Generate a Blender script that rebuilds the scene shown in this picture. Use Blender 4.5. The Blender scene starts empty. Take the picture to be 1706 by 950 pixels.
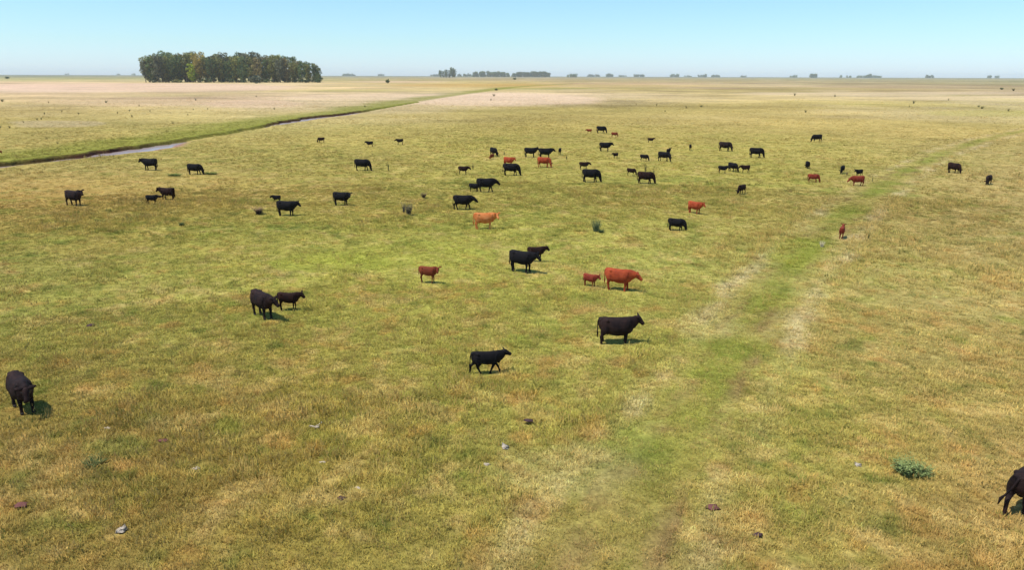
import bpy, bmesh, math, random
import numpy as np
from mathutils import Matrix, Vector, Euler

random.seed(7)
rng = np.random.default_rng(7)
scene = bpy.context.scene
COL = scene.collection
R = math.radians

# ------------------------------------------------------------------ camera
W0, H0 = 1706.0, 950.0            # size of the photograph
LENS = 26.0
F = W0 * LENS / 36.0              # focal length in photograph pixels
HC = 12.5                         # height of the drone
PITCH = math.atan((475.0 - 125.6) / F)
ROLL = R(0.185)
cam_d = bpy.data.cameras.new('camera')
cam = bpy.data.objects.new('camera', cam_d)
COL.objects.link(cam)
cam_d.lens = LENS
cam_d.sensor_width = 36.0
cam_d.clip_start = 0.1
cam_d.clip_end = 60000.0
CAM_M = Matrix.Rotation(math.pi / 2 - PITCH, 3, 'X') @ Matrix.Rotation(ROLL, 3, 'Z')
cam.matrix_world = Matrix.Translation((0, 0, HC)) @ CAM_M.to_4x4()
scene.camera = cam
CM = np.array(CAM_M)


def ground(px, py, z=0.0):
    """photograph pixel -> point on the ground"""
    d = CM @ np.array([(px - W0 / 2) / F, -(py - H0 / 2) / F, -1.0])
    t = (z - HC) / d[2]
    return np.array([d[0] * t, d[1] * t, z])


def project(P):
    """world points -> photograph pixels"""
    q = (np.asarray(P, float) - np.array([0, 0, HC])) @ CM
    dep = np.maximum(-q[..., 2], 1e-3)
    return np.stack([W0 / 2 + F * q[..., 0] / dep, H0 / 2 - F * q[..., 1] / dep], -1)


def pxm(px, py):
    """photograph pixels per metre at the ground point under that pixel"""
    g = ground(px, py)
    return F / math.sqrt(g[0] ** 2 + g[1] ** 2 + HC ** 2)


# ------------------------------------------------------------------ sky, sun, exposure
SUN_EL, SUN_AZ = R(65), R(250)    # azimuth clockwise from +Y: from the left, a little behind the camera
world = bpy.data.worlds.new('World')
scene.world = world
world.use_nodes = True
wn = world.node_tree
wn.nodes.clear()
sky = wn.nodes.new('ShaderNodeTexSky')
sky.sky_type = 'NISHITA'
sky.sun_disc = False
sky.sun_elevation = SUN_EL
sky.sun_rotation = SUN_AZ
sky.altitude = 0
sky.air_density = 1.0
sky.dust_density = 0.3
sky.ozone_density = 0.6
tint = wn.nodes.new('ShaderNodeMix')
tint.data_type = 'RGBA'
tint.blend_type = 'MULTIPLY'
tint.inputs[0].default_value = 1.0
wtc = wn.nodes.new('ShaderNodeTexCoord')
wsep = wn.nodes.new('ShaderNodeSeparateXYZ')
wramp = wn.nodes.new('ShaderNodeValToRGB')
wramp.color_ramp.elements[0].position = 0.0
wramp.color_ramp.elements[0].color = (0.70, 0.92, 1.46, 1)
wramp.color_ramp.elements[1].position = 0.1
wramp.color_ramp.elements[1].color = (0.66, 0.915, 1.07, 1)
_e = wramp.color_ramp.elements.new(0.04)
_e.color = (0.66, 0.91, 1.17, 1)
wn.links.new(wtc.outputs['Generated'], wsep.inputs[0])
wn.links.new(wsep.outputs['Z'], wramp.inputs[0])
wn.links.new(wramp.outputs[0], tint.inputs[7])
bg = wn.nodes.new('ShaderNodeBackground')
bg.inputs['Strength'].default_value = 0.15
wo = wn.nodes.new('ShaderNodeOutputWorld')
wn.links.new(sky.outputs[0], tint.inputs[6])
wn.links.new(tint.outputs[2], bg.inputs['Color'])
wn.links.new(bg.outputs[0], wo.inputs[0])

sun_d = bpy.data.lights.new('sun', 'SUN')
sun_d.energy = 4.4
sun_d.angle = R(0.5)
sun_d.color = (1.0, 0.95, 0.86)
sun = bpy.data.objects.new('sun', sun_d)
COL.objects.link(sun)
sdir = Vector((math.sin(SUN_AZ) * math.cos(SUN_EL), math.cos(SUN_AZ) * math.cos(SUN_EL), math.sin(SUN_EL)))
sun.rotation_euler = sdir.to_track_quat('Z', 'Y').to_euler()
sun.location = sdir * 200

scene.view_settings.view_transform = 'Standard'
scene.view_settings.look = 'None'
scene.view_settings.exposure = 0.0
scene.view_settings.gamma = 1.0
scene.cycles.max_bounces = 6
scene.cycles.volume_bounces = 3
scene.cycles.use_denoising = True

HAZE_DENSITY = 0.000046


# ------------------------------------------------------------------ helpers
def lin(c):
    c = np.asarray(c, float) / 255.0
    return np.where(c <= 0.04045, c / 12.92, ((c + 0.055) / 1.055) ** 2.4)


def sstep(a, b, x):
    t = np.clip((x - a) / (b - a), 0, 1)
    return t * t * (3 - 2 * t)


def hash2(i, j, seed):
    h = (i.astype(np.int64) * 374761393 + j.astype(np.int64) * 668265263 + seed * 974634777) & 0xFFFFFFFF
    h = ((h ^ (h >> 13)) * 1274126177) & 0xFFFFFFFF
    h = h ^ (h >> 16)
    return (h & 0xFFFFFF) / float(0xFFFFFF)


def vnoise(x, y, seed):
    xi, yi = np.floor(x), np.floor(y)
    fx, fy = x - xi, y - yi
    fx = fx * fx * fx * (fx * (fx * 6 - 15) + 10)
    fy = fy * fy * fy * (fy * (fy * 6 - 15) + 10)
    a = hash2(xi, yi, seed); b = hash2(xi + 1, yi, seed)
    c = hash2(xi, yi + 1, seed); d = hash2(xi + 1, yi + 1, seed)
    return (a * (1 - fx) + b * fx) * (1 - fy) + (c * (1 - fx) + d * fx) * fy


def fbm(x, y, scale, seed, octs=3):
    """about -1 to 1; scale is the size in metres of the largest feature; rotated octaves"""
    v, amp, tot = 0.0, 1.0, 0.0
    ca, sa = math.cos(0.65), math.sin(0.65)
    x = x / scale + seed * 17.13
    y = y / scale - seed * 9.71
    for k in range(octs):
        v = v + amp * (vnoise(x, y, seed * 31 + k) * 2 - 1)
        tot += amp
        amp *= 0.55
        x, y = (x * ca - y * sa) * 2.03, (x * sa + y * ca) * 2.03
    return v / tot * 1.6


def smooth_line(pts, step):
    """Catmull-Rom through points, resampled"""
    P = np.array([pts[0] * 2 - pts[1]] + list(pts) + [pts[-1] * 2 - pts[-2]])
    out = []
    for i in range(1, len(P) - 2):
        n = max(2, int(np.linalg.norm(P[i + 1] - P[i]) / step))
        for t in np.arange(n) / n:
            a, b, c, d = P[i - 1], P[i], P[i + 1], P[i + 2]
            out.append(0.5 * (2 * b + (c - a) * t + (2 * a - 5 * b + 4 * c - d) * t * t + (3 * b - a - 3 * c + d) * t ** 3))
    out.append(P[-2])
    return np.array(out)


def line_dist(x, y, L, reach):
    """signed distance to polyline (positive to the left of its direction), and arc position index"""
    n = len(x)
    best = np.full(n, 1e9)
    sgn = np.zeros(n)
    pos = np.zeros(n)
    lo, hi = L.min(0) - reach, L.max(0) + reach
    idx = np.nonzero((x > lo[0]) & (x < hi[0]) & (y > lo[1]) & (y < hi[1]))[0]
    xs, ys = x[idx], y[idx]
    bb, ss, pp = best[idx], sgn[idx], pos[idx]
    for i in range(len(L) - 1):
        a, b = L[i], L[i + 1]
        d = b - a
        l2 = d @ d
        near = (np.abs(xs - a[0]) < reach + math.sqrt(l2)) & (np.abs(ys - a[1]) < reach + math.sqrt(l2))
        if not near.any():
            continue
        k = np.nonzero(near)[0]
        rx, ry = xs[k] - a[0], ys[k] - a[1]
        t = np.clip((rx * d[0] + ry * d[1]) / l2, 0, 1)
        ex, ey = rx - t * d[0], ry - t * d[1]
        dd = np.hypot(ex, ey)
        m = dd < bb[k]
        km = k[m]
        bb[km] = dd[m]
        ss[km] = np.sign(d[0] * ry[m] - d[1] * rx[m])
        pp[km] = i + t[m]
    best[idx] = bb; sgn[idx] = ss; pos[idx] = pp
    return best * np.where(sgn == 0, 1, sgn), pos


def set_props(o, label=None, cat=None, group=None, kind=None):
    if label: o['label'] = label
    if cat: o['category'] = cat
    if group: o['group'] = group
    if kind: o['kind'] = kind
    return o


def link(name, mesh, parent=None, mat=None):
    o = bpy.data.objects.new(name, mesh)
    COL.objects.link(o)
    if parent is not None:
        o.parent = parent
    if mat is not None and len(mesh.materials) == 0:
        mesh.materials.append(mat)
    return o


def mesh_np(name, V, Fc, smooth=False):
    """V (n,3); Fc (m,k) array or list of index tuples"""
    me = bpy.data.meshes.new(name)
    if isinstance(Fc, np.ndarray):
        V = np.asarray(V, np.float32)
        m, k = Fc.shape
        me.vertices.add(len(V))
        me.vertices.foreach_set('co', V.ravel())
        me.loops.add(m * k)
        me.loops.foreach_set('vertex_index', Fc.astype(np.int32).ravel())
        me.polygons.add(m)
        me.polygons.foreach_set('loop_start', (np.arange(m) * k).astype(np.int32))
        me.update(calc_edges=True)
    else:
        me.from_pydata([tuple(v) for v in V], [], Fc)
        me.update()
    if smooth:
        me.polygons.foreach_set('use_smooth', np.ones(len(me.polygons), bool))
    return me


class MB:
    """collects vertices and faces"""
    def __init__(self):
        self.v, self.f = [], []

    def rings(self, rings, cap=True):
        n = len(rings[0])
        b = len(self.v)
        for r in rings:
            self.v.extend(map(tuple, r))
        for i in range(len(rings) - 1):
            for j in range(n):
                k = (j + 1) % n
                self.f.append((b + i * n + j, b + i * n + k, b + (i + 1) * n + k, b + (i + 1) * n + j))
        if cap:
            for row, flip in ((0, True), (len(rings) - 1, False)):
                c = len(self.v)
                self.v.append(tuple(np.mean(np.array(rings[row]), 0)))
                for j in range(n):
                    k = (j + 1) % n
                    t = (b + row * n + j, b + row * n + k, c)
                    self.f.append(t[::-1] if flip else t)

    def tube(self, pts, rad, n=10, ax=None):
        """tube along points; rad per point: r or (r_side, r_up)"""
        pts = np.array(pts, float)
        rings = []
        for i, p in enumerate(pts):
            t = pts[min(i + 1, len(pts) - 1)] - pts[max(i - 1, 0)]
            t /= np.linalg.norm(t)
            ref = np.array([0, 1.0, 0]) if ax is None else np.array(ax, float)
            if abs(t @ ref) > 0.95:
                ref = np.array([1.0, 0, 0])
            u = np.cross(t, ref); u /= np.linalg.norm(u)
            s = np.cross(u, t)
            r = rad[i]
            rs, ru = (r, r) if np.isscalar(r) else r
            a = np.arange(n) / n * 2 * math.pi
            rings.append(p + np.outer(np.cos(a), s * rs) + np.outer(np.sin(a), u * ru))
        self.rings(rings)

    def mesh(self, name, smooth=True):
        return mesh_np(name, self.v, self.f, smooth)


# ------------------------------------------------------------------ materials
def principled(name, rough=0.9, spec=0.2):
    m = bpy.data.materials.new(name)
    m.use_nodes = True
    nt = m.node_tree
    b = nt.nodes['Principled BSDF']
    b.inputs['Roughness'].default_value = rough
    b.inputs['Specular IOR Level'].default_value = spec
    return m, nt, b


def noise_mat(name, ca, cb, scale, rough=0.9, spec=0.2, bump=0.0, detail=4, coord='Object', lo=0.35, hi=0.65):
    """two colours mixed by noise"""
    m, nt, b = principled(name, rough, spec)
    tc = nt.nodes.new('ShaderNodeTexCoord')
    nz = nt.nodes.new('ShaderNodeTexNoise')
    nz.inputs['Scale'].default_value = scale
    nz.inputs['Detail'].default_value = detail
    nt.links.new(tc.outputs[coord], nz.inputs['Vector'])
    mr = nt.nodes.new('ShaderNodeMapRange')
    mr.inputs[1].default_value = lo
    mr.inputs[2].default_value = hi
    nt.links.new(nz.outputs[0], mr.inputs[0])
    mx = nt.nodes.new('ShaderNodeMix')
    mx.data_type = 'RGBA'
    mx.inputs[6].default_value = (*ca, 1)
    mx.inputs[7].default_value = (*cb, 1)
    nt.links.new(mr.outputs[0], mx.inputs[0])
    nt.links.new(mx.outputs[2], b.inputs['Base Color'])
    if bump:
        bp = nt.nodes.new('ShaderNodeBump')
        bp.inputs['Strength'].default_value = bump
        bp.inputs['Distance'].default_value = 0.03
        nt.links.new(nz.outputs[0], bp.inputs['Height'])
        nt.links.new(bp.outputs[0], b.inputs['Normal'])
    return m


def ground_material():
    m, nt, b = principled('pasture_ground', 1.0, 0.05)
    at = nt.nodes.new('ShaderNodeAttribute')
    at.attribute_name = 'cover'
    geo = nt.nodes.new('ShaderNodeNewGeometry')
    out = at.outputs['Color']
    for sc, lo, hi, det in ((0.35, 0.74, 1.24, 5), (2.2, 0.68, 1.28, 5), (9.0, 0.75, 1.22, 3)):
        nz = nt.nodes.new('ShaderNodeTexNoise')
        nz.inputs['Scale'].default_value = sc
        nz.inputs['Detail'].default_value = det
        nz.inputs['Roughness'].default_value = 0.6
        nt.links.new(geo.outputs['Position'], nz.inputs['Vector'])
        mr = nt.nodes.new('ShaderNodeMapRange')
        mr.inputs[1].default_value = 0.3
        mr.inputs[2].default_value = 0.7
        mr.inputs[3].default_value = lo
        mr.inputs[4].default_value = hi
        nt.links.new(nz.outputs[0], mr.inputs[0])
        mx = nt.nodes.new('ShaderNodeMix')
        mx.data_type = 'RGBA'
        mx.blend_type = 'MULTIPLY'
        mx.inputs[0].default_value = 1
        nt.links.new(out, mx.inputs[6])
        nt.links.new(mr.outputs[0], mx.inputs[7])
        out = mx.outputs[2]
    nt.links.new(out, b.inputs['Base Color'])
    nb = nt.nodes.new('ShaderNodeTexNoise')
    nb.inputs['Scale'].default_value = 5.0
    nb.inputs['Detail'].default_value = 6
    nt.links.new(geo.outputs['Position'], nb.inputs['Vector'])
    bp = nt.nodes.new('ShaderNodeBump')
    bp.inputs['Strength'].default_value = 0.8
    bp.inputs['Distance'].default_value = 0.12
    nt.links.new(nb.outputs[0], bp.inputs['Height'])
    nt.links.new(bp.outputs[0], b.inputs['Normal'])
    return m


def grass_material():
    m, nt, b = principled('grass_blade', 0.85, 0.12)
    at = nt.nodes.new('ShaderNodeAttribute')
    at.attribute_type = 'INSTANCER'
    at.attribute_name = 'cover'
    a2 = nt.nodes.new('ShaderNodeAttribute')
    a2.attribute_name = 'blade'
    mx = nt.nodes.new('ShaderNodeMix')
    mx.data_type = 'RGBA'
    mx.blend_type = 'MULTIPLY'
    mx.inputs[0].default_value = 1
    gN = nt.nodes.new('ShaderNodeNewGeometry')
    va = nt.nodes.new('ShaderNodeVectorMath'); va.operation = 'MULTIPLY_ADD'
    va.inputs[1].default_value = (0.55, 0.55, 0.55); va.inputs[2].default_value = (0, 0, 0.7)
    vn = nt.nodes.new('ShaderNodeVectorMath'); vn.operation = 'NORMALIZE'
    nt.links.new(gN.outputs['Normal'], va.inputs[0]); nt.links.new(va.outputs[0], vn.inputs[0])
    nt.links.new(vn.outputs[0], b.inputs['Normal'])
    nt.links.new(at.outputs['Color'], mx.inputs[6])
    nt.links.new(a2.outputs['Color'], mx.inputs[7])
    nt.links.new(mx.outputs[2], b.inputs['Base Color'])
    tr = nt.nodes.new('ShaderNodeBsdfTranslucent')
    nt.links.new(mx.outputs[2], tr.inputs['Color'])
    ms = nt.nodes.new('ShaderNodeMixShader')
    ms.inputs[0].default_value = 0.3
    nt.links.new(b.outputs[0], ms.inputs[1])
    nt.links.new(tr.outputs[0], ms.inputs[2])
    nt.links.new(ms.outputs[0], nt.nodes['Material Output'].inputs['Surface'])
    return m


GROUND_MAT = ground_material()
GRASS_MAT = grass_material()

# ------------------------------------------------------------------ the lie of the land
track_px = [(960, 1010), (1000, 945), (1105, 765), (1185, 645), (1250, 545), (1318, 450), (1375, 390), (1440, 330),
            (1520, 280), (1600, 245), (1706, 218), (1860, 196), (2200, 175)]
TRACK = smooth_line([ground(*p)[:2] for p in track_px], 1.0)
creek_px = [(-500, 345), (-250, 309), (-100, 288), (0, 273), (70, 266), (130, 259), (200, 249), (245, 242), (300, 233), (360, 224), (420, 213),
            (470, 203), (520, 195), (575, 189), (640, 179), (720, 166), (800, 154), (880, 144), (960, 139)]
CREEK = smooth_line([ground(*p)[:2] for p in creek_px], 3.0)
_cpx = project(np.column_stack([CREEK, np.zeros(len(CREEK))]))
# how wide the channel lies open at each point of the creek (metres)
CREEK_W = np.interp(_cpx[:, 0], [-500, -50, 60, 140, 190, 250, 285, 330, 440, 480, 560, 600, 650, 760, 1000],
                    [3.6, 3.6, 3.4, 4.4, 7.0, 7.0, 3.4, 1.7, 1.8, 4.8, 4.6, 2.4, 1.4, 0.9, 0.6])
BANK = np.interp(_cpx[:, 0], [-500, 250, 320, 430, 480, 560, 620, 760, 1000], [1.05, 0.95, 0.45, 0.5, 1.05, 1.0, 0.5, 0.25, 0.1])
WATER_Z = -0.55


def creek_fields(x, y):
    s, p = line_dist(x, y, CREEK, 70.0)
    w = np.interp(p, np.arange(len(CREEK)), CREEK_W)
    bk = np.interp(p, np.arange(len(CREEK)), BANK)
    return s, p, w, bk


def height(x, y, s, w, bk, tr):
    r = np.hypot(x, y)
    z = 0.05 * fbm(x, y, 2.2, 3, 3) * sstep(160, 60, r) + 0.07 * fbm(x, y, 9.0, 4, 2) * sstep(260, 90, r)
    z = z * sstep(1.9, 3.2, np.abs(tr))
    wob = 0.55 * fbm(x, y, 3.5, 5, 3)
    ss = s + wob
    # far bank steep (left of the line = beyond it), near side a long shelving margin
    far = sstep(w * 0.18 + 1.9, w * 0.18 + 1.0, ss)
    near = sstep(-w * 0.85 - 1.0, -w * 0.25, ss)
    dep = far * near
    z = z * sstep(6, 14, np.abs(s)) - dep * bk
    return z


ROWS = [-400, 127.3, 128.5, 130.5, 133, 137, 142, 147, 152, 158, 165, 175, 190, 210, 240, 280, 330, 400, 480, 600, 750, 950, 1200]
COLS = [-200, 0, 430, 853, 1290, 1706, 1900]
TAB = {
    1200: [(146, 122, 60)] * 7,
    950: [(143, 118, 58), (143, 118, 58), (148, 126, 58), (150, 132, 62), (156, 134, 68), (163, 132, 74), (163, 132, 74)],
    750: [(150, 130, 62), (150, 130, 62), (152, 132, 60), (152, 138, 64), (158, 140, 68), (164, 138, 76), (164, 138, 76)],
    600: [(154, 140, 66), (154, 140, 66), (156, 142, 66), (160, 146, 68), (162, 146, 72), (166, 142, 80), (166, 142, 80)],
    480: [(152, 140, 66), (154, 140, 66), (162, 148, 66), (165, 152, 68), (165, 152, 72), (174, 150, 84), (174, 150, 84)],
    400: [(168, 142, 70), (168, 142, 70), (162, 148, 68), (166, 154, 70), (168, 152, 74), (174, 150, 86), (174, 150, 86)],
    330: [(180, 146, 76), (180, 146, 76), (172, 150, 74), (170, 156, 74), (172, 154, 78), (180, 156, 90), (180, 156, 90)],
    280: [(182, 162, 90), (182, 162, 90), (174, 158, 80), (172, 160, 76), (172, 160, 76), (186, 164, 98), (186, 164, 98)],
    240: [(186, 166, 92), (186, 166, 92), (178, 160, 84), (176, 162, 80), (180, 164, 84), (188, 166, 98), (188, 166, 98)],
    210: [(192, 170, 98), (192, 170, 98), (186, 168, 96), (182, 162, 86), (192, 168, 96), (192, 166, 98), (192, 166, 98)],
    190: [(196, 170, 106), (196, 170, 106), (204, 180, 120), (190, 168, 96), (196, 170, 102), (184, 168, 94), (184, 168, 94)],
    175: [(204, 178, 120), (204, 178, 120), (216, 186, 140), (192, 170, 100), (198, 174, 106), (192, 174, 104), (192, 174, 104)],
    165: [(214, 184, 134), (214, 184, 134), (224, 192, 150), (226, 198, 158), (200, 176, 110), (208, 186, 126), (208, 186, 126)],
    158: [(216, 184, 138), (216, 184, 138), (224, 192, 148), (228, 198, 158), (206, 180, 124), (218, 192, 150), (218, 192, 150)],
    152: [(226, 192, 154), (226, 192, 154), (206, 182, 120), (206, 180, 128), (196, 172, 112), (200, 174, 134), (200, 174, 134)],
    147: [(230, 196, 160), (230, 196, 160), (220, 188, 140), (196, 172, 108), (188, 164, 108), (180, 156, 112), (180, 156, 112)],
    142: [(220, 184, 146), (220, 184, 146), (222, 190, 140), (202, 168, 96), (196, 170, 128), (170, 150, 108), (170, 150, 108)],
    137: [(200, 180, 124), (200, 180, 124), (208, 184, 130), (200, 174, 112), (180, 158, 114), (164, 150, 106), (164, 150, 106)],
    133: [(176, 170, 116), (176, 170, 116), (176, 164, 106), (180, 158, 110), (176, 156, 112), (160, 150, 106), (160, 150, 106)],
    130.5: [(142, 140, 104), (142, 140, 104), (168, 158, 108), (172, 152, 112), (166, 154, 108), (160, 150, 110), (160, 150, 110)],
    128.5: [(122, 124, 98), (122, 124, 98), (136, 130, 98), (160, 148, 112), (158, 150, 112), (158, 150, 112), (158, 150, 112)],
    127.3: [(118, 122, 98)] * 7,
    -400: [(130, 138, 106)] * 7,
}
TABLE = np.array([lin(np.clip(np.array(TAB[r]) * np.array([1 + .035 * k_, 1 + .085 * k_, 1 + .10 * k_]), 0, 255)) for r in ROWS for k_ in [float(sstep(280, 480, r))]])


def vegetation(x, y):
    """what grows where: albedo of the plant cover at world x, y (low frequencies read off by bearing and distance)"""
    n = len(x)
    r = np.hypot(x, y)
    jig = np.stack([x + fbm(x, y, 25, 11, 3) * 6 + fbm(x, y, 160, 12, 3) * np.clip(r * .06, 0, 80),
                    y + fbm(x, y, 25, 13, 3) * 4 + fbm(x, y, 160, 14, 3) * np.clip(r * .09, 0, 140), np.zeros(n)], -1)
    front = jig[:, 1] > 8
    q = project(jig)
    # remove roll so that rows are rows
    py = np.where(front, q[:, 1] - (q[:, 0] - 853) * 0.00323, 1200)
    px = np.where(front, q[:, 0], 853)
    fr = np.interp(py, ROWS, np.arange(len(ROWS)))
    fc = np.interp(px, COLS, np.arange(len(COLS)))
    r0 = np.clip(fr.astype(int), 0, len(ROWS) - 2)
    c0 = np.clip(fc.astype(int), 0, len(COLS) - 2)
    tr, tc = (fr - r0)[:, None], (fc - c0)[:, None]
    col = (TABLE[r0, c0] * (1 - tc) + TABLE[r0, c0 + 1] * tc) * (1 - tr) + (TABLE[r0 + 1, c0] * (1 - tc) + TABLE[r0 + 1, c0 + 1] * tc) * tr
    return col


GREEN = lin((128, 138, 54)); SHADE_GREEN = lin((88, 104, 40)); STRAW = lin((206, 178, 108)); RUST = lin((190, 142, 78)); LUSH = lin((124, 136, 46))
PALE = lin((218, 196, 146)); MUD = lin((120, 82, 74)); PINKMUD = lin((164, 124, 112)); BARE = lin((146, 116, 76)); DARKBANK = lin((84, 52, 40))
LIGHT = 0.88        # albedo per displayed value under this light


# larger stands of one growth on the far pasture: bearing and depth as seen in the photograph, extents, strength, colour
PATCHES = [(835, 165, 150, 11, .65, (238, 204, 170)), (600, 160, 120, 4.5, .5, (236, 204, 164)), (200, 146, 300, 8, .6, (240, 202, 172)), (250, 170, 230, 7, .4, (226, 190, 150)), (1350, 163, 300, 4, .3, (226, 196, 150)), (90, 152, 170, 3, .4, (236, 204, 170)),
           (420, 174, 100, 6, .45, (226, 190, 156)), (1480, 155.5, 260, 3.2, .55, (232, 204, 164)), (1620, 163, 150, 3.5, .45, (228, 200, 150)), (660, 136, 90, 1.6, .5, (232, 196, 160)),
           (800, 142, 150, 2.6, .55, (206, 164, 88)), (900, 147, 90, 1.6, .45, (150, 152, 80)), (1330, 149, 170, 2.6, .45, (172, 152, 92)), (1560, 144, 190, 3.0, .4, (164, 138, 104)),
           (1240, 146, 130, 1.4, .4, (180, 150, 116)), (1040, 139, 150, 2.2, .4, (214, 176, 138)), (300, 158, 200, 2.4, .35, (196, 172, 118)), (1650, 190, 130, 7, .4, (176, 166, 84)), (60, 207, 60, 6, .35, (206, 182, 148)),
           (1030, 770, 70, 34, .35, (118, 140, 48)), (1085, 800, 40, 26, .4, (118, 138, 48)), (352, 742, 46, 24, .32, (112, 134, 46)), (150, 775, 40, 18, .4, (104, 128, 56)),
           (560, 440, 120, 20, .45, (158, 164, 60)), (1320, 430, 60, 30, .4, (146, 158, 50)), (700, 430, 150, 26, .35, (160, 164, 64)), (940, 820, 120, 46, .35, (186, 176, 110)), (1180, 560, 60, 30, .3, (200, 184, 120))]


def mixc(c, t, w):
    return c * (1 - w[:, None]) + np.asarray(t)[None, :] * w[:, None]


def cover(x, y, s, p, w, tr):
    col = vegetation(x, y)
    r = np.hypot(x, y)
    nearw = sstep(330, 60, r)
    a = fbm(x, y, 7.0, 21, 3); b = fbm(x, y, 2.2, 22, 3); c = fbm(x, y, 0.8, 23, 2)
    L = fbm(x, y, 30.0, 24, 3)
    col = mixc(col, GREEN, nearw * 0.6 * sstep(0.0, 0.95, a * .35 + b * .5 + c * .4 + L * .2))
    col = mixc(col, SHADE_GREEN, nearw * 0.55 * sstep(0.38, 0.85, fbm(x, y, 1.2, 25, 3) * .8 + c * .35))  # darker green growth, with small shadow streaks of the turf painted in
    col = mixc(col, STRAW, nearw * 0.5 * sstep(0.1, 0.85, fbm(x, y, 2.0, 26, 3) * .5 + fbm(x, y, .9, 27, 2) * .6 + L * -.15))
    col = mixc(col, RUST, nearw * 0.42 * sstep(0.3, 1.0, fbm(x, y, 1.3, 28, 3) * .75 + c * .45 - L * .15))
    # far paddocks: long streaks of straw and olive
    farw = sstep(110, 400, r)
    f1 = fbm(x, y * 1.3, 60, 31, 4); f2 = fbm(x, y, 220, 32, 4); f3 = fbm(x, y, 16, 33, 3)
    k = np.clip(1 + farw * (0.24 * f1 + 0.16 * f2) + (0.12 + .06 * farw) * f3 * sstep(60, 150, r), .55, 1.5)
    col = col * k[:, None]
    col = mixc(col, lin((150, 150, 70)), farw * 0.3 * sstep(0.25, 0.9, fbm(x, y, 90, 34, 4)))
    col = mixc(col, lin((226, 200, 156)), farw * 0.45 * sstep(0.15, 0.8, fbm(x, y, 120, 35, 4)))
    # old vehicle track: greener trodden turf, worn wheel lines, pale ungrazed grass along both sides
    at = np.abs(tr + 0.4 * b)
    tw = sstep(1.75, .75, at) * np.clip(0.72 + 0.6 * a + .35 * c, 0.3, 1) * sstep(420, 200, r) * sstep(15, 36, r)
    col = mixc(col, LUSH, 0.62 * tw)
    wheel = np.exp(-((at - 0.95) / 0.28) ** 2) * sstep(-0.2, 0.45, fbm(x, y, 5.0, 41, 3) + 0.3 * sstep(60, 30, r))
    col = mixc(col, BARE, 0.72 * wheel)
    edge = np.exp(-((at - 2.45) / 0.65) ** 2) * np.clip(.25 + sstep(-0.25, 0.6, fbm(x, y, 3.5, 42, 3)), 0, 1) * sstep(420, 200, r)
    col = mixc(col, PALE, (0.45 + .12 * sstep(30, 60, r)) * edge * np.clip(.75 + .8 * fbm(x, y, 6, 43, 2), .25, 1))
    q = project(np.stack([x + np.clip(np.hypot(x, y) * .05, .6, 12) * fbm(x, y, np.clip(np.hypot(x, y) * .2, 4, 90), 36, 3), np.maximum(y, 6) * (1 + .05 * fbm(x, y, 70, 37, 3)), x * 0], -1))
    qx, qy = q[:, 0], q[:, 1]
    for cx_, cy_, rx_, ry_, w_, c_ in PATCHES:
        d_ = ((qx - cx_) / rx_) ** 2 + ((qy - cy_) / ry_) ** 2
        col = mixc(col, lin(c_), w_ * sstep(1.25, .55, d_) * (y > 10))
    # creek: greener flats beyond it, mud along it
    far = sstep(1.0, 3.0, s) * sstep(26, 9, s + 5 * f3)
    col = mixc(col, lin((140, 142, 54)), 0.75 * far * (np.abs(s) < 60))
    ss = s + 0.55 * fbm(x, y, 3.5, 5, 3)
    mud = sstep(-w * 0.95 - 1.4, -w * 0.8, ss) * sstep(w * 0.18 + 1.0, w * 0.18 + 0.7, ss)
    col = mixc(col, PINKMUD, 0.9 * mud * sstep(2.0, 4.0, w))
    dkk = np.interp(project(np.column_stack([x, np.maximum(y, 9), x * 0]))[:, 0], [240, 330, 430, 475, 600, 660], [1, .3, .4, 1, 1, 0])
    bank = dkk * sstep(w * .18 - .5, w * .18 + .1, ss) * sstep(w * .18 + 1.2, w * .18 + .75, ss)
    col = mixc(col, DARKBANK, 0.95 * bank)
    col = col * (1 - nearw[:, None] * np.array([-0.01, 0.01, -0.07])) * (1 - .06 * farw[:, None])
    return np.clip(col, 0, 1) * LIGHT


# ------------------------------------------------------------------ ground sheet (polar grid, finer in front and along the creek)
GR = 15000.0
radii = [3.0]
while radii[-1] < GR:
    q = radii[-1]
    radii.append(q * (1.010 if q < 85 else 1.0048 if q < 330 else 1.012 if q < 2500 else 1.03))
radii = np.array(radii)
radii[-1] = GR
ang = np.concatenate([np.arange(-42, 42.01, 0.27), np.arange(45, 318, 3.0)])
AN, RN = len(ang), len(radii)
A, Rr = np.meshgrid(np.radians(ang), radii)
gx, gy = (np.sin(A) * Rr).ravel(), (np.cos(A) * Rr).ravel()
gtr, _ = line_dist(gx, gy, TRACK, 12.0)
gs, gp, gw, gb = creek_fields(gx, gy)
gz = height(gx, gy, gs, gw, gb, gtr)
i, j = np.meshgrid(np.arange(RN - 1), np.arange(AN), indexing='ij')
j2 = (j + 1) % AN
quads = np.stack([i * AN + j, (i + 1) * AN + j, (i + 1) * AN + j2, i * AN + j2], -1).reshape(-1, 4)[:, ::-1]
V = np.column_stack([gx, gy, gz])
V = np.vstack([V, [[0, 0, 0]]])
me = mesh_np('ground', V, quads, True)
gcol = np.vstack([cover(gx, gy, gs, gp, gw, gtr), [[.2, .16, .05]]])
ca = me.color_attributes.new('cover', 'FLOAT_COLOR', 'POINT')
ca.data.foreach_set('color', np.column_stack([gcol, np.ones(len(gcol))]).astype(np.float32).ravel())
bmg = bmesh.new()
bmg.from_mesh(me)
bmg.verts.ensure_lookup_table()
cen = bmg.verts[len(V) - 1]
lay = bmg.verts.layers.float_color['cover']
for q in range(AN):
    bmg.faces.new((cen, bmg.verts[(q + 1) % AN], bmg.verts[q]))
bmg.to_mesh(me)
bmg.free()
me.materials.append(GROUND_MAT)
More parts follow.
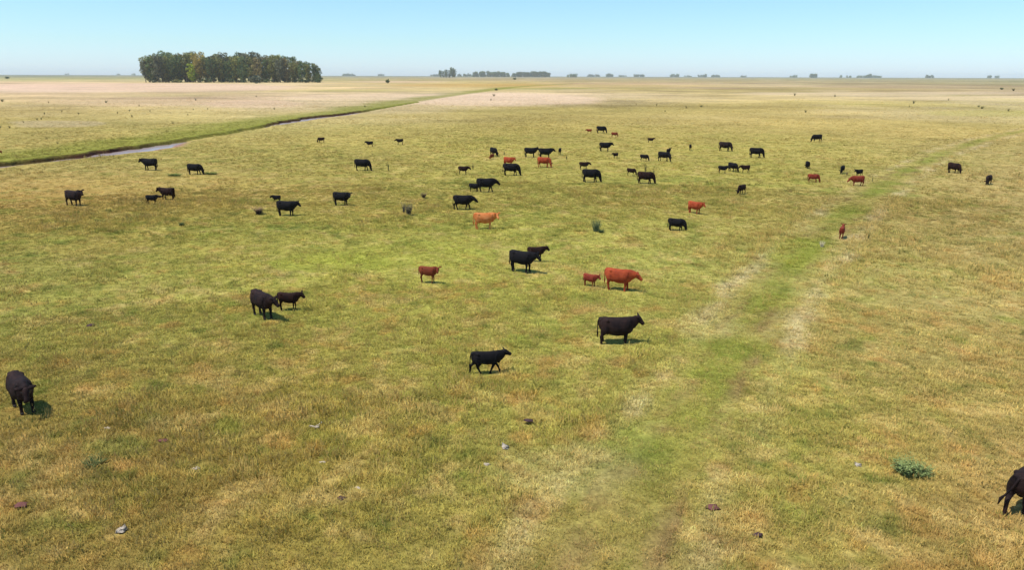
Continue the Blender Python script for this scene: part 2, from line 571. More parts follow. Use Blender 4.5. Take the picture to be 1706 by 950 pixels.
set_props(link('ground', me), kind='structure')


def ribbon(name, L, half_l, half_r, z, mat, seed, ragged=0.0, kind='structure'):
    d = np.gradient(L, axis=0)
    d /= np.linalg.norm(d, axis=1)[:, None]
    nrm = np.column_stack([-d[:, 1], d[:, 0]])
    n = len(L)
    k = np.arange(n) * 1.0
    hl = half_l + ragged * fbm(k, k * 0 + 3, 3.0, seed, 3)
    hr = half_r + ragged * fbm(k, k * 0 + 9, 3.0, seed + 1, 3)
    rows = []
    for t in (1, 0.33, -0.33, -1):
        off = np.where(t > 0, hl * t, hr * t)
        rows.append(np.column_stack([L + nrm * off[:, None], np.full(n, z)]))
    P = np.stack(rows, 1).reshape(-1, 3)
    i, j = np.meshgrid(np.arange(n - 1), np.arange(3), indexing='ij')
    Q = np.stack([i * 4 + j, i * 4 + j + 1, (i + 1) * 4 + j + 1, (i + 1) * 4 + j], -1).reshape(-1, 4)
    m = mesh_np(name, P, Q, True)
    o = link(name, m, None, mat)
    set_props(o, kind=kind)
    return o, P


# creek water
wm, wnt, wb = principled('creek_water', 0.22, 0.35)
wb.inputs['Base Color'].default_value = (0.40, 0.31, 0.29, 1)
wnz = wnt.nodes.new('ShaderNodeTexNoise'); wnz.inputs['Scale'].default_value = 1.2; wnz.inputs['Detail'].default_value = 3
wg = wnt.nodes.new('ShaderNodeNewGeometry'); wnt.links.new(wg.outputs['Position'], wnz.inputs['Vector'])
wbp = wnt.nodes.new('ShaderNodeBump'); wbp.inputs['Strength'].default_value = 0.12; wbp.inputs['Distance'].default_value = 0.05
wnt.links.new(wnz.outputs[0], wbp.inputs['Height']); wnt.links.new(wbp.outputs[0], wb.inputs['Normal'])
seg = (_cpx[:, 0] < 610)
nW = int(seg.sum())
wk_ = np.interp(_cpx[:nW, 0], [-500, 120, 190, 255, 285, 320, 450, 485, 560, 600], [.35, .35, 1, 1, .5, .15, .15, 1, 1, .2])
ribbon('creek_water', CREEK[:nW], CREEK_W[:nW] * 0.18 + 0.7, CREEK_W[:nW] * 0.75 * wk_ + 0.1, WATER_Z, wm, 51, .25)

# the far bank of the creek: a cut face of bare earth under a grassy lip
def creek_bank():
    Lf = smooth_line([ground(*p)[:2] for p in creek_px], 0.8)
    Lf = Lf[project(np.column_stack([Lf, np.zeros(len(Lf))]))[:, 0] < 700]
    d = np.gradient(Lf, axis=0)
    d /= np.linalg.norm(d, axis=1)[:, None]
    nrm = np.column_stack([-d[:, 1], d[:, 0]])
    q = project(np.column_stack([Lf, np.zeros(len(Lf))]))[:, 0]
    wq = np.interp(q, _cpx[:, 0], CREEK_W); bq = np.interp(q, _cpx[:, 0], BANK)
    dk = np.interp(q, [-600, 240, 275, 330, 430, 475, 580, 615, 640, 690], [1, 1, .75, .35, .4, 1, 1, .5, .15, 0])
    dk = np.clip(dk * (1.0 + .35 * fbm(Lf[:, 0], Lf[:, 1], 9, 83, 3)), 0, 1)
    f0 = wq * .18 + .25 - 0.55 * fbm(Lf[:, 0], Lf[:, 1], 3.5, 5, 3) + .55 * fbm(Lf[:, 0], Lf[:, 1], 2.2, 81, 3) + .35 * fbm(Lf[:, 0], Lf[:, 1], 9.0, 84, 2)
    rows, cl = [], []
    for k_, (o_, zf, za, cc) in enumerate(((2.6, 0, -.06, 0), (1.7, 0, .10, 0), (.9, 0, .16, 0), (.35, 0, .10, .6), (.1, -.22, 0, 1), (-.2, -.72, 0, 1), (-.6, -1.0, .0, .9), (-1.3, -1.08, -.06, .6))):
        n1 = fbm(Lf[:, 0] + k_ * 7, Lf[:, 1], 1.3, 82, 3)
        P = Lf + nrm * (f0 + o_ + .18 * n1)[:, None]
        rows.append(np.column_stack([P, bq * zf + za + .05 * n1]))
        z0 = np.zeros(len(P))
        st, pt, wt, _ = creek_fields(P[:, 0], P[:, 1])
        g = cover(P[:, 0], P[:, 1], z0 + 9, pt, wt, z0 + 50)
        g = mixc(g, lin((140, 142, 54)) * LIGHT, z0 + .7)
        e = (DARKBANK if k_ < 6 else MUD) * LIGHT
        cl.append(mixc(g, e, np.clip(z0 + cc + .25 * n1 * (cc > 0) , 0, 1) * dk))
    m_, n_ = len(rows), len(Lf)
    P = np.stack(rows, 1).reshape(-1, 3); Cc = np.stack(cl, 1).reshape(-1, 3)
    i, j = np.meshgrid(np.arange(n_ - 1), np.arange(m_ - 1), indexing='ij')
    Q = np.stack([i * m_ + j, i * m_ + j + 1, (i + 1) * m_ + j + 1, (i + 1) * m_ + j], -1).reshape(-1, 4)
    me_ = mesh_np('creek_bank', P, Q, True)
    a_ = me_.color_attributes.new('cover', 'FLOAT_COLOR', 'POINT')
    a_.data.foreach_set('color', np.column_stack([Cc, np.ones(len(Cc))]).astype(np.float32).ravel())
    set_props(link('creek_bank', me_, None, GROUND_MAT), kind='structure')


creek_bank()

# the old vehicle track
tl = TRACK[: int(len(TRACK) * 0.7)]
to, tP = ribbon('track', tl, np.full(len(tl), 1.35), np.full(len(tl), 1.35), 0.012, GROUND_MAT, 61, 0.35)
tx, ty = tP[:, 0], tP[:, 1]
ts, tp_, tw_, tb_ = creek_fields(tx, ty)
ttr, _ = line_dist(tx, ty, TRACK, 12.0)
tc_ = cover(tx, ty, ts, tp_, tw_, ttr)
ca = to.data.color_attributes.new('cover', 'FLOAT_COLOR', 'POINT')
ca.data.foreach_set('color', np.column_stack([tc_, np.ones(len(tc_))]).astype(np.float32).ravel())


# ------------------------------------------------------------------ grass: many tufts instanced on points
def tuft(name, blades, hgt, spread, width, lean, seed, seedhead=False):
    rg = np.random.default_rng(seed)
    V, Fq, C = [], [], []
    for k in range(blades):
        a = rg.uniform(0, 2 * math.pi)
        r0 = spread * math.sqrt(rg.uniform(0, 1)) * 0.7
        bx, by = math.cos(a) * r0, math.sin(a) * r0
        a2 = a + rg.normal(0, 0.7)
        h = hgt * rg.uniform(0.55, 1.15)
        ln = lean * rg.uniform(0.3, 1.2) * h
        w = width * rg.uniform(0.6, 1.2)
        fa = rg.uniform(0, math.pi)
        sx, sy = math.cos(fa) * w / 2, math.sin(fa) * w / 2
        b0 = len(V)
        mxp = (bx + math.cos(a2) * ln * .35, by + math.sin(a2) * ln * .35, h * .6)
        tip = (bx + math.cos(a2) * ln, by + math.sin(a2) * ln, h)
        V += [(bx - sx, by - sy, -0.03), (bx + sx, by + sy, -0.03),
              (mxp[0] - sx * .8, mxp[1] - sy * .8, mxp[2]), (mxp[0] + sx * .8, mxp[1] + sy * .8, mxp[2]),
              (tip[0] - sx * .18, tip[1] - sy * .18, tip[2]), (tip[0] + sx * .18, tip[1] + sy * .18, tip[2])]
        Fq += [(b0, b0 + 1, b0 + 3, b0 + 2), (b0 + 2, b0 + 3, b0 + 5, b0 + 4)]
        g = rg.uniform(0.8, 1.22)
        t = rg.uniform(-1, 1)
        cc = (g * (1 + .08 * t), g, g * (1 - .12 * t), 1)
        C += [cc] * 6
        if seedhead and rg.uniform() < 0.7:
            b1 = len(V)
            e = 0.022
            V += [(tip[0] - e, tip[1], tip[2] - .06), (tip[0] + e, tip[1], tip[2] - .06), (tip[0] + e * .3, tip[1], tip[2] + .07), (tip[0] - e * .3, tip[1], tip[2] + .07),
                  (tip[0], tip[1] - e, tip[2] - .06), (tip[0], tip[1] + e, tip[2] - .06), (tip[0], tip[1] + e * .3, tip[2] + .07), (tip[0], tip[1] - e * .3, tip[2] + .07)]
            Fq += [(b1, b1 + 1, b1 + 2, b1 + 3), (b1 + 4, b1 + 5, b1 + 6, b1 + 7)]
            C += [(1.25, 1.2, 1.15, 1)] * 8
    me = mesh_np(name, np.array(V), np.array(Fq), False)
    c = me.color_attributes.new('blade', 'FLOAT_COLOR', 'POINT')
    c.data.foreach_set('color', np.array(C, np.float32).ravel())
    me.materials.append(GRASS_MAT)
    return me


def scatter(name, tufts, P, cols, scl, idx, seed):
    """one stuff object: points carrying colour, size and kind of tuft, instanced by geometry nodes"""
    coll = bpy.data.collections.new(name + '_kinds')
    for k, m in enumerate(tufts):
        coll.objects.link(bpy.data.objects.new('%s_tuft_%02d' % (name, k), m))
    n = len(P)
    me = bpy.data.meshes.new(name)
    me.vertices.add(n)
    me.vertices.foreach_set('co', P.astype(np.float32).ravel())
    a = me.attributes.new('cover', 'FLOAT_COLOR', 'POINT')
    a.data.foreach_set('color', np.column_stack([cols, np.ones(n)]).astype(np.float32).ravel())
    a = me.attributes.new('size', 'FLOAT_VECTOR', 'POINT')
    a.data.foreach_set('vector', scl.astype(np.float32).ravel())
    a = me.attributes.new('turn', 'FLOAT_VECTOR', 'POINT')
    rg = np.random.default_rng(seed)
    rot = np.column_stack([rg.normal(0, .08, n), rg.normal(0, .08, n), rg.uniform(0, 6.283, n)])
    a.data.foreach_set('vector', rot.astype(np.float32).ravel())
    a = me.attributes.new('which', 'INT', 'POINT')
    a.data.foreach_set('value', idx.astype(np.int32))
    o = link(name, me)
    ng = bpy.data.node_groups.new(name + '_scatter', 'GeometryNodeTree')
    ng.interface.new_socket('Geometry', in_out='INPUT', socket_type='NodeSocketGeometry')
    ng.interface.new_socket('Geometry', in_out='OUTPUT', socket_type='NodeSocketGeometry')
    N = ng.nodes
    gi, go = N.new('NodeGroupInput'), N.new('NodeGroupOutput')
    ci = N.new('GeometryNodeCollectionInfo')
    ci.inputs['Collection'].default_value = coll
    ci.inputs['Separate Children'].default_value = True
    ci.inputs['Reset Children'].default_value = True
    ip = N.new('GeometryNodeInstanceOnPoints')
    ip.inputs['Pick Instance'].default_value = True

    def attr(nm, ty):
        q = N.new('GeometryNodeInputNamedAttribute')
        q.data_type = ty
        q.inputs['Name'].default_value = nm
        return q.outputs['Attribute']
    e2r = N.new('FunctionNodeEulerToRotation')
    Lk = ng.links.new
    Lk(gi.outputs[0], ip.inputs['Points'])
    Lk(ci.outputs[0], ip.inputs['Instance'])
    Lk(attr('which', 'INT'), ip.inputs['Instance Index'])
    Lk(attr('turn', 'FLOAT_VECTOR'), e2r.inputs[0])
    Lk(e2r.outputs[0], ip.inputs['Rotation'])
    Lk(attr('size', 'FLOAT_VECTOR'), ip.inputs['Scale'])
    Lk(ip.outputs[0], go.inputs[0])
    md = o.modifiers.new('scatter', 'NODES')
    md.node_group = ng
    return o


def sector_points(n, r0, r1, half_deg=39.5):
    r = np.sqrt(rng.uniform(r0 * r0, r1 * r1, n))
    a = np.radians(rng.uniform(-half_deg, half_deg, n))
    return np.sin(a) * r, np.cos(a) * r


TUFTS = [
    tuft('short_tuft', 16, 0.11, 0.17, 0.016, 0.9, 1), tuft('short_tuft', 16, 0.12, 0.20, 0.017, 1.0, 2),
    tuft('short_tuft', 18, 0.09, 0.22, 0.018, 1.2, 3), tuft('mid_tuft', 18, 0.20, 0.15, 0.014, 0.7, 4),
    tuft('mid_tuft', 18, 0.22, 0.18, 0.015, 0.9, 5), tuft('bent_tuft', 22, 0.16, 0.26, 0.014, 1.7, 6),
    tuft('stalk_tuft', 8, 0.34, 0.16, 0.009, 0.6, 7, True), tuft('stalk_tuft', 7, 0.40, 0.2, 0.009, 0.8, 8, True),
]
# ------------------------------------------------------------------ cattle
def build_cow(neck=(20, 0), head=(-35, 0), stride=0.0, calf=False, fat=1.0, tail=(0.0, 0.0), legdx=(0, 0, 0, 0), voxel=0.03):
    """meshes of one animal facing +X at adult size: body, ears, eyes, tail, hooves.
    neck and head: (pitch, yaw) in degrees; legdx: foot offsets front-left, front-right, hind-left, hind-right"""
    mb = MB()
    k = 0.86 if calf else 1.0
    fw = fat * (0.82 if calf else 1.0)
    up = 0.07 if calf else 0.0
    # torso: x, top, bottom, half width
    st = [(-0.88, 1.23, .92, .13), (-0.84, 1.285, .80, .20), (-0.75, 1.325, .70, .26), (-0.60, 1.335, .62, .275), (-0.42, 1.32, .56, .295),
          (-0.2, 1.305, .485, .345), (0.05, 1.295, .45, .365), (0.28, 1.30, .465, .345), (0.46, 1.325, .50, .305), (0.60, 1.325, .54, .265),
          (0.72, 1.28, .58, .215), (0.81, 1.21, .67, .15), (0.86, 1.12, .78, .08)]
    rings = []
    a = np.arange(18) / 18 * 2 * math.pi
    for x, zt, zb, hw in st:
        zb = zb + ((1 - fat) * .42 if zb < .7 else 0) + (up * 1.2 if zb < .8 else up * .5)
        zc, hh = (zt + zb) / 2, (zt - zb) / 2
        cy, sy = np.cos(a), np.sin(a)
        e = 0.82
        yy = hw * fw * np.sign(cy) * np.abs(cy) ** e * np.where(sy < 0, 1.0, 1 - .16 * sy)
        zz = zc + hh * np.sign(sy) * np.abs(sy) ** 0.9
        rings.append(np.column_stack([np.full(18, x), yy, zz]))
    mb.rings(rings)
    # neck
    npi, nya = R(neck[0]), R(neck[1])
    B = np.array([0.56, 0, 0.985 + up])
    Ln = 0.50 + (.16 if neck[0] < -30 else .05 if neck[0] < -8 else 0)
    nd = np.array([math.cos(npi) * math.cos(nya), math.cos(npi) * math.sin(nya), math.sin(npi)])
    P = B + np.array([0.10, 0, 0]) + nd * Ln
    C = B + np.array([0.30, 0, 0.06]) + nd * 0.05
    pts, rad = [], []
    for t, hh, ww in ((0, .325, .22), (.2, .325, .195), (.4, .31, .17), (.6, .255, .15), (.8, .20, .132), (1, .15, .12)):
        pts.append((1 - t) ** 2 * B + 2 * t * (1 - t) * C + t * t * P)
        rad.append((ww * (.9 if calf else 1), hh * (.86 if calf else 1)))
    mb.tube(pts, rad, 14)
    mb.tube([B + nd * .30 + np.array([0, 0, -.20]), np.array([.80, 0, .80 + up]), np.array([.70, 0, .62 + up])], [.06, .085, .06], 8)      # dewlap and brisket
    for sg in (1, -1):       # shoulder blades, hip and pin bones stand out a little under the coat
        mb.tube([(.60, sg * .15 * fw, 1.20 + up * .5), (.56, sg * .205 * fw, 1.02 + up * .5), (.49, sg * .215 * fw, .80)], [(.07, .09), (.09, .13), (.08, .11)], 10)
        mb.tube([(-.60, sg * .12 * fw, 1.235), (-.47, sg * .20 * fw, 1.20), (-.34, sg * .19 * fw, 1.13)], [.06, .085, .06], 8)
        mb.tube([(-.72, sg * .10 * fw, 1.25), (-.86, sg * .125 * fw, 1.205)], [.07, .06], 8)
    # head
    hp, hy = R(head[0]), R(nya * 57.29578 + head[1])
    hd = np.array([math.cos(hp) * math.cos(hy), math.cos(hp) * math.sin(hy), math.sin(hp)])
    side = np.array([-math.sin(hy), math.cos(hy), 0])
    upv = np.cross(hd, side)
    hs = 1.12 if calf else 1.0
    HL = (0.44 if calf else 0.50)
    pts, rad = [], []
    H0_ = P - hd * 0.06
    for t, ww, hh, dz in ((0, .085, .09, 0), (.10, .12, .135, -.005), (.30, .125, .15, -.022), (.50, .108, .135, -.03), (.70, .09, .108, -.032), (.86, .09, .098, -.032), (.96, .086, .086, -.036), (1.03, .066, .062, -.04)):
        pts.append(H0_ + hd * HL * t * hs + upv * dz)
        rad.append((ww * hs, hh * hs))
    mb.tube(pts, rad, 14, ax=side)
    # legs
    feet = []
    for q, (front, sgn) in enumerate(((1, 1), (1, -1), (0, 1), (0, -1))):
        dx = legdx[q]
        lift = 0.0
        kl = .88 if calf else 1.13
        if front:
            Y = .165 * fw * sgn
            ch = [((.50, Y * .75, 1.02), (.12, .20)), ((.47, Y, .86), (.115, .17)), ((.47 + dx * .05, Y, .70), (.09, .115)), ((.48 + dx * .25, Y, .55), (.075, .085)),
                  ((.50 + dx * .55, Y, .40), (.066, .072)), ((.495 + dx * .7, Y, .30), (.052, .056)), ((.49 + dx * .9, Y, .16), (.048, .053)), ((.495 + dx * .95, Y, .09), (.055, .06)), ((.52 + dx, Y, .0), (.062, .074))]
        else:
            Y = .175 * fw * sgn
            ch = [((-.60, Y * .85, 1.08), (.14, .23)), ((-.59, Y, .90), (.165, .25)), ((-.55 + dx * .1, Y * 1.08, .73), (.13, .20)), ((-.58 + dx * .3, Y * 1.05, .60), (.09, .135)),
                  ((-.67 + dx * .55, Y, .49), (.066, .086)), ((-.695 + dx * .62, Y, .42), (.06, .075)), ((-.665 + dx * .75, Y, .28), (.05, .056)), ((-.645 + dx * .92, Y, .12), (.055, .06)), ((-.61 + dx, Y, .0), (.062, .074))]
        rings = []
        aa = np.arange(10) / 10 * 2 * math.pi
        for (c, (ry, rx)) in ch:
            rings.append(np.column_stack([c[0] + np.cos(aa) * rx * (kl if c[2] < .8 else .9), c[1] + np.sin(aa) * ry * (kl if c[2] < .8 else .9), np.full(10, c[2])]))
        mb.rings(rings[::-1])
        feet.append((ch[-1][0][0], ch[-1][0][1]))
    if not calf:
        mb.tube([(-.42, 0, .66), (-.38, 0, .56), (-.36, 0, .50)], [.13, .13, .07], 10)     # udder, in the body surface
    XS = 0.85 if calf else 0.93        # body length against height
    mb.v = [(v_[0] * XS, v_[1], v_[2]) for v_ in mb.v]
    me = mb.mesh('body_raw')
    tmp = bpy.data.objects.new('tmp', me)
    COL.objects.link(tmp)
    rm = tmp.modifiers.new('r', 'REMESH')
    rm.mode = 'VOXEL'
    rm.voxel_size = voxel
    sm_ = tmp.modifiers.new('s', 'SMOOTH')
    sm_.factor = 0.5
    sm_.iterations = 2 if voxel < .04 else 1
    dg = bpy.context.evaluated_depsgraph_get()
    body = bpy.data.meshes.new_from_object(tmp.evaluated_get(dg))
    bpy.data.objects.remove(tmp)
    body.name = 'cow_body'
    body.polygons.foreach_set('use_smooth', np.ones(len(body.polygons), bool))
    # ears
    ears = []
    for sgn in (1, -1):
        eb = MB()
        base = H0_ + hd * 0.05 * HL + side * sgn * .10 * hs + upv * .055
        out = side * sgn * .95 + upv * .18 - hd * .18
        out /= np.linalg.norm(out)
        tw = np.cross(out, hd); tw /= np.linalg.norm(tw)
        LE = .25 * hs
        pts = [base - out * .03, base + out * LE * .25, base + out * LE * .6 - upv * .012, base + out * LE - upv * .035]
        eb.tube(pts, [(.035, .026), (.08, .026), (.07, .022), (.015, .01)], 8, ax=hd)
        eb.v = [(v_[0] * XS, v_[1], v_[2]) for v_ in eb.v]
        ears.append(eb.mesh('ear'))
    eyes = []
    for sgn in (1, -1):
        eb = MB()
        c = H0_ + hd * .33 * HL * hs + side * sgn * .112 * hs + upv * .045
        eb.tube([c - side * sgn * .02, c, c + side * sgn * .012, c + side * sgn * .018], [.012, .022, .016, .005], 8, ax=hd)
        eb.v = [(v_[0] * XS, v_[1], v_[2]) for v_ in eb.v]
        eyes.append(eb.mesh('eye'))
    tb = MB()
    dy, dx = tail
    kt = 0.8 if calf else 1
    tz = 1.2 + up * .3
    tp = [(-.80, 0, tz + .02), (-.875, 0, tz), (-.915, dy * .1, tz - .12), (-.92 + dx * .3, dy * .35, tz - .35), (-.915 + dx * .6, dy * .7, tz - .56 * kt), (-.91 + dx * .85, dy * .9, tz - .66 * kt), (-.905 + dx, dy, tz - .86 * kt)]
    tb.tube(tp, [.05, .042, .032, .024, .028, .046, .012], 8)
    tb.v = [(v_[0] * XS, v_[1], v_[2]) for v_ in tb.v]
    tailm = tb.mesh('tail')
    hooves = []
    for fx, fy in feet:
        hb = MB()
        kl = .82 if calf else 1
        aa = np.arange(10) / 10 * 2 * math.pi
        rr = []
        for zz, rx, ry, ox in ((.0, .078, .062, .012), (.035, .074, .06, .008), (.075, .062, .052, 0)):
            rr.append(np.column_stack([fx + ox + np.cos(aa) * rx * kl, fy + np.sin(aa) * ry * kl, np.full(10, zz)]))
        hb.rings(rr)
        hb.v = [(v_[0] * XS, v_[1], v_[2]) for v_ in hb.v]
        hooves.append(hb.mesh('hoof'))
    return {'body': body, 'ears': ears, 'eyes': eyes, 'tail': tailm, 'hooves': hooves}


def coat(name, ca, cb, rough=0.75, spec=0.10, sc=2.6):
    m = noise_mat(name, ca, cb, sc, rough, spec, 0.25, 5)
    b = m.node_tree.nodes['Principled BSDF']
    b.inputs['Sheen Weight'].default_value = 0.0
    b.inputs['Sheen Roughness'].default_value = 0.4
    return m


COATS = {
    'black': coat('coat_black', (0.006, 0.0055, 0.007), (0.013, 0.011, 0.012)),
    'blackbrown': coat('coat_black_brown', (0.010, 0.007, 0.008), (0.036, 0.019, 0.016)),
    'brown': coat('coat_dark_brown', (0.012, 0.006, 0.006), (0.034, 0.014, 0.010)),
    'russet': coat('coat_russet', (0.14, 0.030, 0.015), (0.22, 0.050, 0.022)),
    'darkred': coat('coat_dark_red', (0.16, 0.026, 0.015), (0.27, 0.046, 0.024)),
    'red': coat('coat_red', (0.23, 0.036, 0.014), (0.42, 0.076, 0.027)),
    'orange': coat('coat_orange', (0.50, 0.135, 0.032), (0.68, 0.25, 0.085), sc=3.5),
}
HOOF = noise_mat('hoof_horn', (0.03, 0.025, 0.02), (0.07, 0.055, 0.045), 9, .9, .1)
EYE, _, _b = principled('eye_dark', 0.12, 0.6)
_b.inputs['Base Color'].default_value = (0.012, 0.008, 0.006, 1)

POSES = {
    # name: (neck, head, legdx, tail)
    'stand': ((26, 0), (-42, 0), (0.02, -0.06, -0.08, 0.05), (0, 0)),
    'alert': ((40, 0), (-42, -14), (0.0, -0.04, 0.05, -0.10), (0, 0)),
    'level': ((8, 0), (-38, 0), (0.05, -0.05, -0.05, 0.08), (0, 0)),
    'look_cam': ((26, -28), (-40, -42), (0.02, -0.05, -0.06, 0.05), (0.0, 0)),
    'front': ((14, -6), (-52, -10), (0.02, -0.05, -0.06, 0.05), (0, 0)),
    'look_left': ((14, 8), (-44, 16), (0.02, -0.05, -0.06, 0.05), (0, 0)),
    'walk': ((36, 0), (-24, 0), (0.34, -0.30, -0.34, 0.30), (0, -0.06)),
    'walk_low': ((0, 0), (-40, 0), (0.20, -0.20, -0.22, 0.16), (0, -0.02)),
    'graze': ((-52, 0), (-70, 0), (0.14, -0.08, -0.10, 0.08), (0, 0)),
    'graze_r': ((-52, -18), (-70, -15), (-0.08, 0.14, 0.08, -0.10), (0.05, 0)),
    'graze_l': ((-52, 18), (-70, 15), (0.14, -0.10, -0.06, 0.10), (0, 0)),
    'low': ((-14, 0), (-46, 0), (0.1, -0.08, -0.06, 0.08), (0, 0)),
    'walk_tail': ((10, 0), (-30, 0), (0.2, -0.18, -0.26, 0.22), (0.30, -0.22)),
    'suckle': ((4, 6), (2, 0), (0.02, -0.05, 0.06, -0.08), (0, 0)),
}
_cache = {}


def cow_meshes(pose, calf, vox, fat=1.0):
    key = (pose, calf, vox, fat)
    if key not in _cache:
        nk, hd, ld, tl_ = POSES[pose]
        _cache[key] = build_cow(nk, hd, 0, calf, fat, tl_, ld, vox)
    return _cache[key]


def coords(me):
    a = np.empty(len(me.vertices) * 3, np.float32)
    me.vertices.foreach_get('co', a)
    return a.reshape(-1, 3)


def put_cow(x0, x1, ytop, ybase, heading, pose, colour, label, calf=False, fit='w', fat=1.0, scale=None, group='cattle grazing across the pasture'):
    """heading: 0 to the right of the photograph, 90 away from the camera, 180 left, 270 towards it"""
    big = pxm((x0 + x1) / 2, ybase) > 13
    parts = cow_meshes(pose, calf, 0.024 if big else 0.042, fat)
    Vb = np.vstack([coords(parts['body']), coords(parts['tail'])] + [coords(e) for e in parts['ears']])
    lo, hi = ((0.45, 0.82) if calf else (0.80, 1.2))
    s_ = scale or (0.62 if calf else 1.0)
    g_ = ground((x0 + x1) / 2, ybase)
    xc = (x0 + x1) / 2
    h = R(heading)
    for it in range(5):
        c, sn = math.cos(h), math.sin(h)
        Wv = np.column_stack([Vb[:, 0] * c - Vb[:, 1] * sn, Vb[:, 0] * sn + Vb[:, 1] * c, Vb[:, 2]]) * s_ + g_
        q = project(Wv)
        bx0, by0, bx1, by1 = q[:, 0].min(), q[:, 1].min(), q[:, 0].max(), q[:, 1].max()
        if scale is None:
            r_ = (x1 - x0) / (bx1 - bx0) if fit == 'w' else (ybase - ytop) / (by1 - by0)
            s_ = float(np.clip(s_ * r_, lo, hi))
        cur = project(g_)
        g_ = ground(cur[0] + xc - (bx0 + bx1) / 2, cur[1] + ybase - by1)
    zz = 0.0
    g_[2] = zz
    kind = 'calf' if calf else 'cow'
    root = bpy.data.objects.new(kind, parts['body'])
    COL.objects.link(root)
    root.location = g_
    root.rotation_euler = (0, 0, h)
    root.scale = (s_, s_, s_)
    mat = COATS[colour]
    CLEAR.append((g_[0], g_[1], 0.95 * s_, .62))

    def use(o):
        o.material_slots[0].link = 'OBJECT'
        o.material_slots[0].material = mat
    for me_ in [parts['body'], parts['tail']] + parts['ears']:
        if len(me_.materials) == 0:
            me_.materials.append(mat)
    use(root)
    for e in parts['ears']:
        use(link('ear', e, root))
    use(link('tail', parts['tail'], root))
    if big:
        for e in parts['eyes']:
            link('eye', e, root, EYE)
        for e in parts['hooves']:
            link('hoof', e, root, HOOF)
    set_props(root, label, kind, group)
    COWS.append((kind, round(s_, 2), round(bx0), round(bx1), round(by0), round(by1), x0, x1, ytop, ybase))
    return root


COWS = []
CLEAR = []      # places where the grass is kept short: x, y, radius, height factor
C_ = put_cow
near_g = 'cattle standing in the front of the pasture'
C_(10, 60, 617, 692, 316, 'front', 'blackbrown', 'large black cow facing the viewer at the left edge of the pasture', fit='h', fat=1.05, group=near_g)
C_(1664, 1762, 765, 860, 36, 'walk_tail', 'blackbrown', 'black cow with swung tail, only its hindquarters in view at the right edge', scale=1.04, group=near_g)
C_(782, 851, 578, 626, 8, 'walk', 'black', 'slim black young cow striding right with head up, nearest the middle', fat=.76, group=near_g)
C_(994, 1074, 527, 577, 2, 'alert', 'blackbrown', 'big black cow standing side-on with brownish flank, below the bright red cow', fat=1.06, group=near_g)
C_(421, 462, 481, 533, 316, 'look_left', 'blackbrown', 'stout black cow walking toward the viewer beside a dark brown calf', fit='h', group=near_g)
C_(461, 509, 486, 519, 355, 'stand', 'brown', 'dark brown calf just right of a stout black cow', calf=True, group=near_g)
C_(697, 736, 442, 472, 346, 'look_cam', 'russet', 'russet calf standing alone with its head turned, in the open grass', calf=True, group=near_g)
C_(972, 1001, 451, 480, 322, 'stand', 'darkred', 'small red calf standing behind the bright red cow', calf=True, scale=.62, group=near_g)
C_(1006, 1071, 442, 487, 338, 'level', 'red', 'bright red cow side-on with a small red calf at its tail', group=near_g)
C_(848, 902, 415, 455, 332, 'stand', 'black', 'glossy black cow standing in front of a brown calf', group=near_g)
C_(878, 916, 408, 436, 4, 'stand', 'brown', 'brown calf half hidden behind a glossy black cow', calf=True, group=near_g)
mg = 'cattle in the middle of the pasture'
C_(788, 834, 354, 383, 6, 'look_cam', 'orange', 'pale orange cow, the only one of its colour', group=mg)
C_(754, 797, 326, 350, 0, 'walk_low', 'black', 'black cow walking right with lowered head, above the pale orange cow', group=mg)
C_(793, 834, 302, 321, 8, 'walk_low', 'black', 'black cow with arched back behind a small black calf', group=mg)
C_(781, 804, 306, 321, 350, 'stand', 'black', 'small black calf pressed against the rump of a black cow with arched back', calf=True, group=mg)
C_(460, 502, 336, 361, 352, 'stand', 'black', 'black cow side-on with a small calf behind its rump, left of the middle', group=mg)
C_(449, 468, 322, 338, 172, 'level', 'black', 'small black calf facing left behind the rump of a black cow', calf=True, group=mg)
C_(554, 588, 319, 343, 350, 'look_cam', 'black', 'black cow standing alone with tilted rump, left of the grey bush', group=mg)
C_(589, 621, 267, 285, 354, 'graze', 'black', 'black cow grazing alone beside a small upright green weed', group=mg)
C_(259, 292, 310, 334, 170, 'stand', 'brown', 'brown-black cow facing left being suckled by a calf', group=mg)
C_(242, 270, 321, 341, 6, 'suckle', 'black', 'black calf reaching under a brown-black cow', calf=True, group=mg)
C_(107, 141, 317, 344, 338, 'alert', 'blackbrown', 'black-brown cow standing alone on the orange-tinged grass at far left', group=mg)
C_(228, 265, 267, 284, 176, 'stand', 'black', 'black cow facing left near the creek', group=mg)
C_(311, 341, 277, 292, 356, 'graze', 'black', 'black cow grazing among a strip of green plants by the creek', group=mg)
fg = 'cattle at the back of the pasture'
C_(528, 541, 229, 238, 186, 'graze', 'brown', 'lone dark calf nearest the creek, smallest at the back on the left', calf=True, group=fg)
C_(607, 622, 235, 245, 190, 'stand', 'black', 'dark calf facing left, in the middle of three spaced along the back left', calf=True, group=fg)
C_(655, 674, 231, 241, 182, 'level', 'black', 'long dark calf facing left, rightmost of three spaced along the back left', calf=True, group=fg)
C_(763, 785, 278, 291, 356, 'level', 'brown', 'brown calf walking right toward a thin upright weed', calf=True, group=fg)
C_(818, 829, 245, 261, 300, 'graze_l', 'black', 'black cow seen end-on behind a tiny red calf', fit='h', group=fg)
C_(814, 823, 254, 266, 240, 'graze', 'russet', 'tiny red calf grazing in front of an end-on black cow', calf=True, group=fg)
C_(841, 858, 261, 277, 326, 'stand', 'red', 'orange-red cow half hidden behind a grazing black cow', fit='h', group=fg)
C_(837, 869, 275, 293, 352, 'graze', 'black', 'black cow grazing in front of an orange-red cow', group=fg)
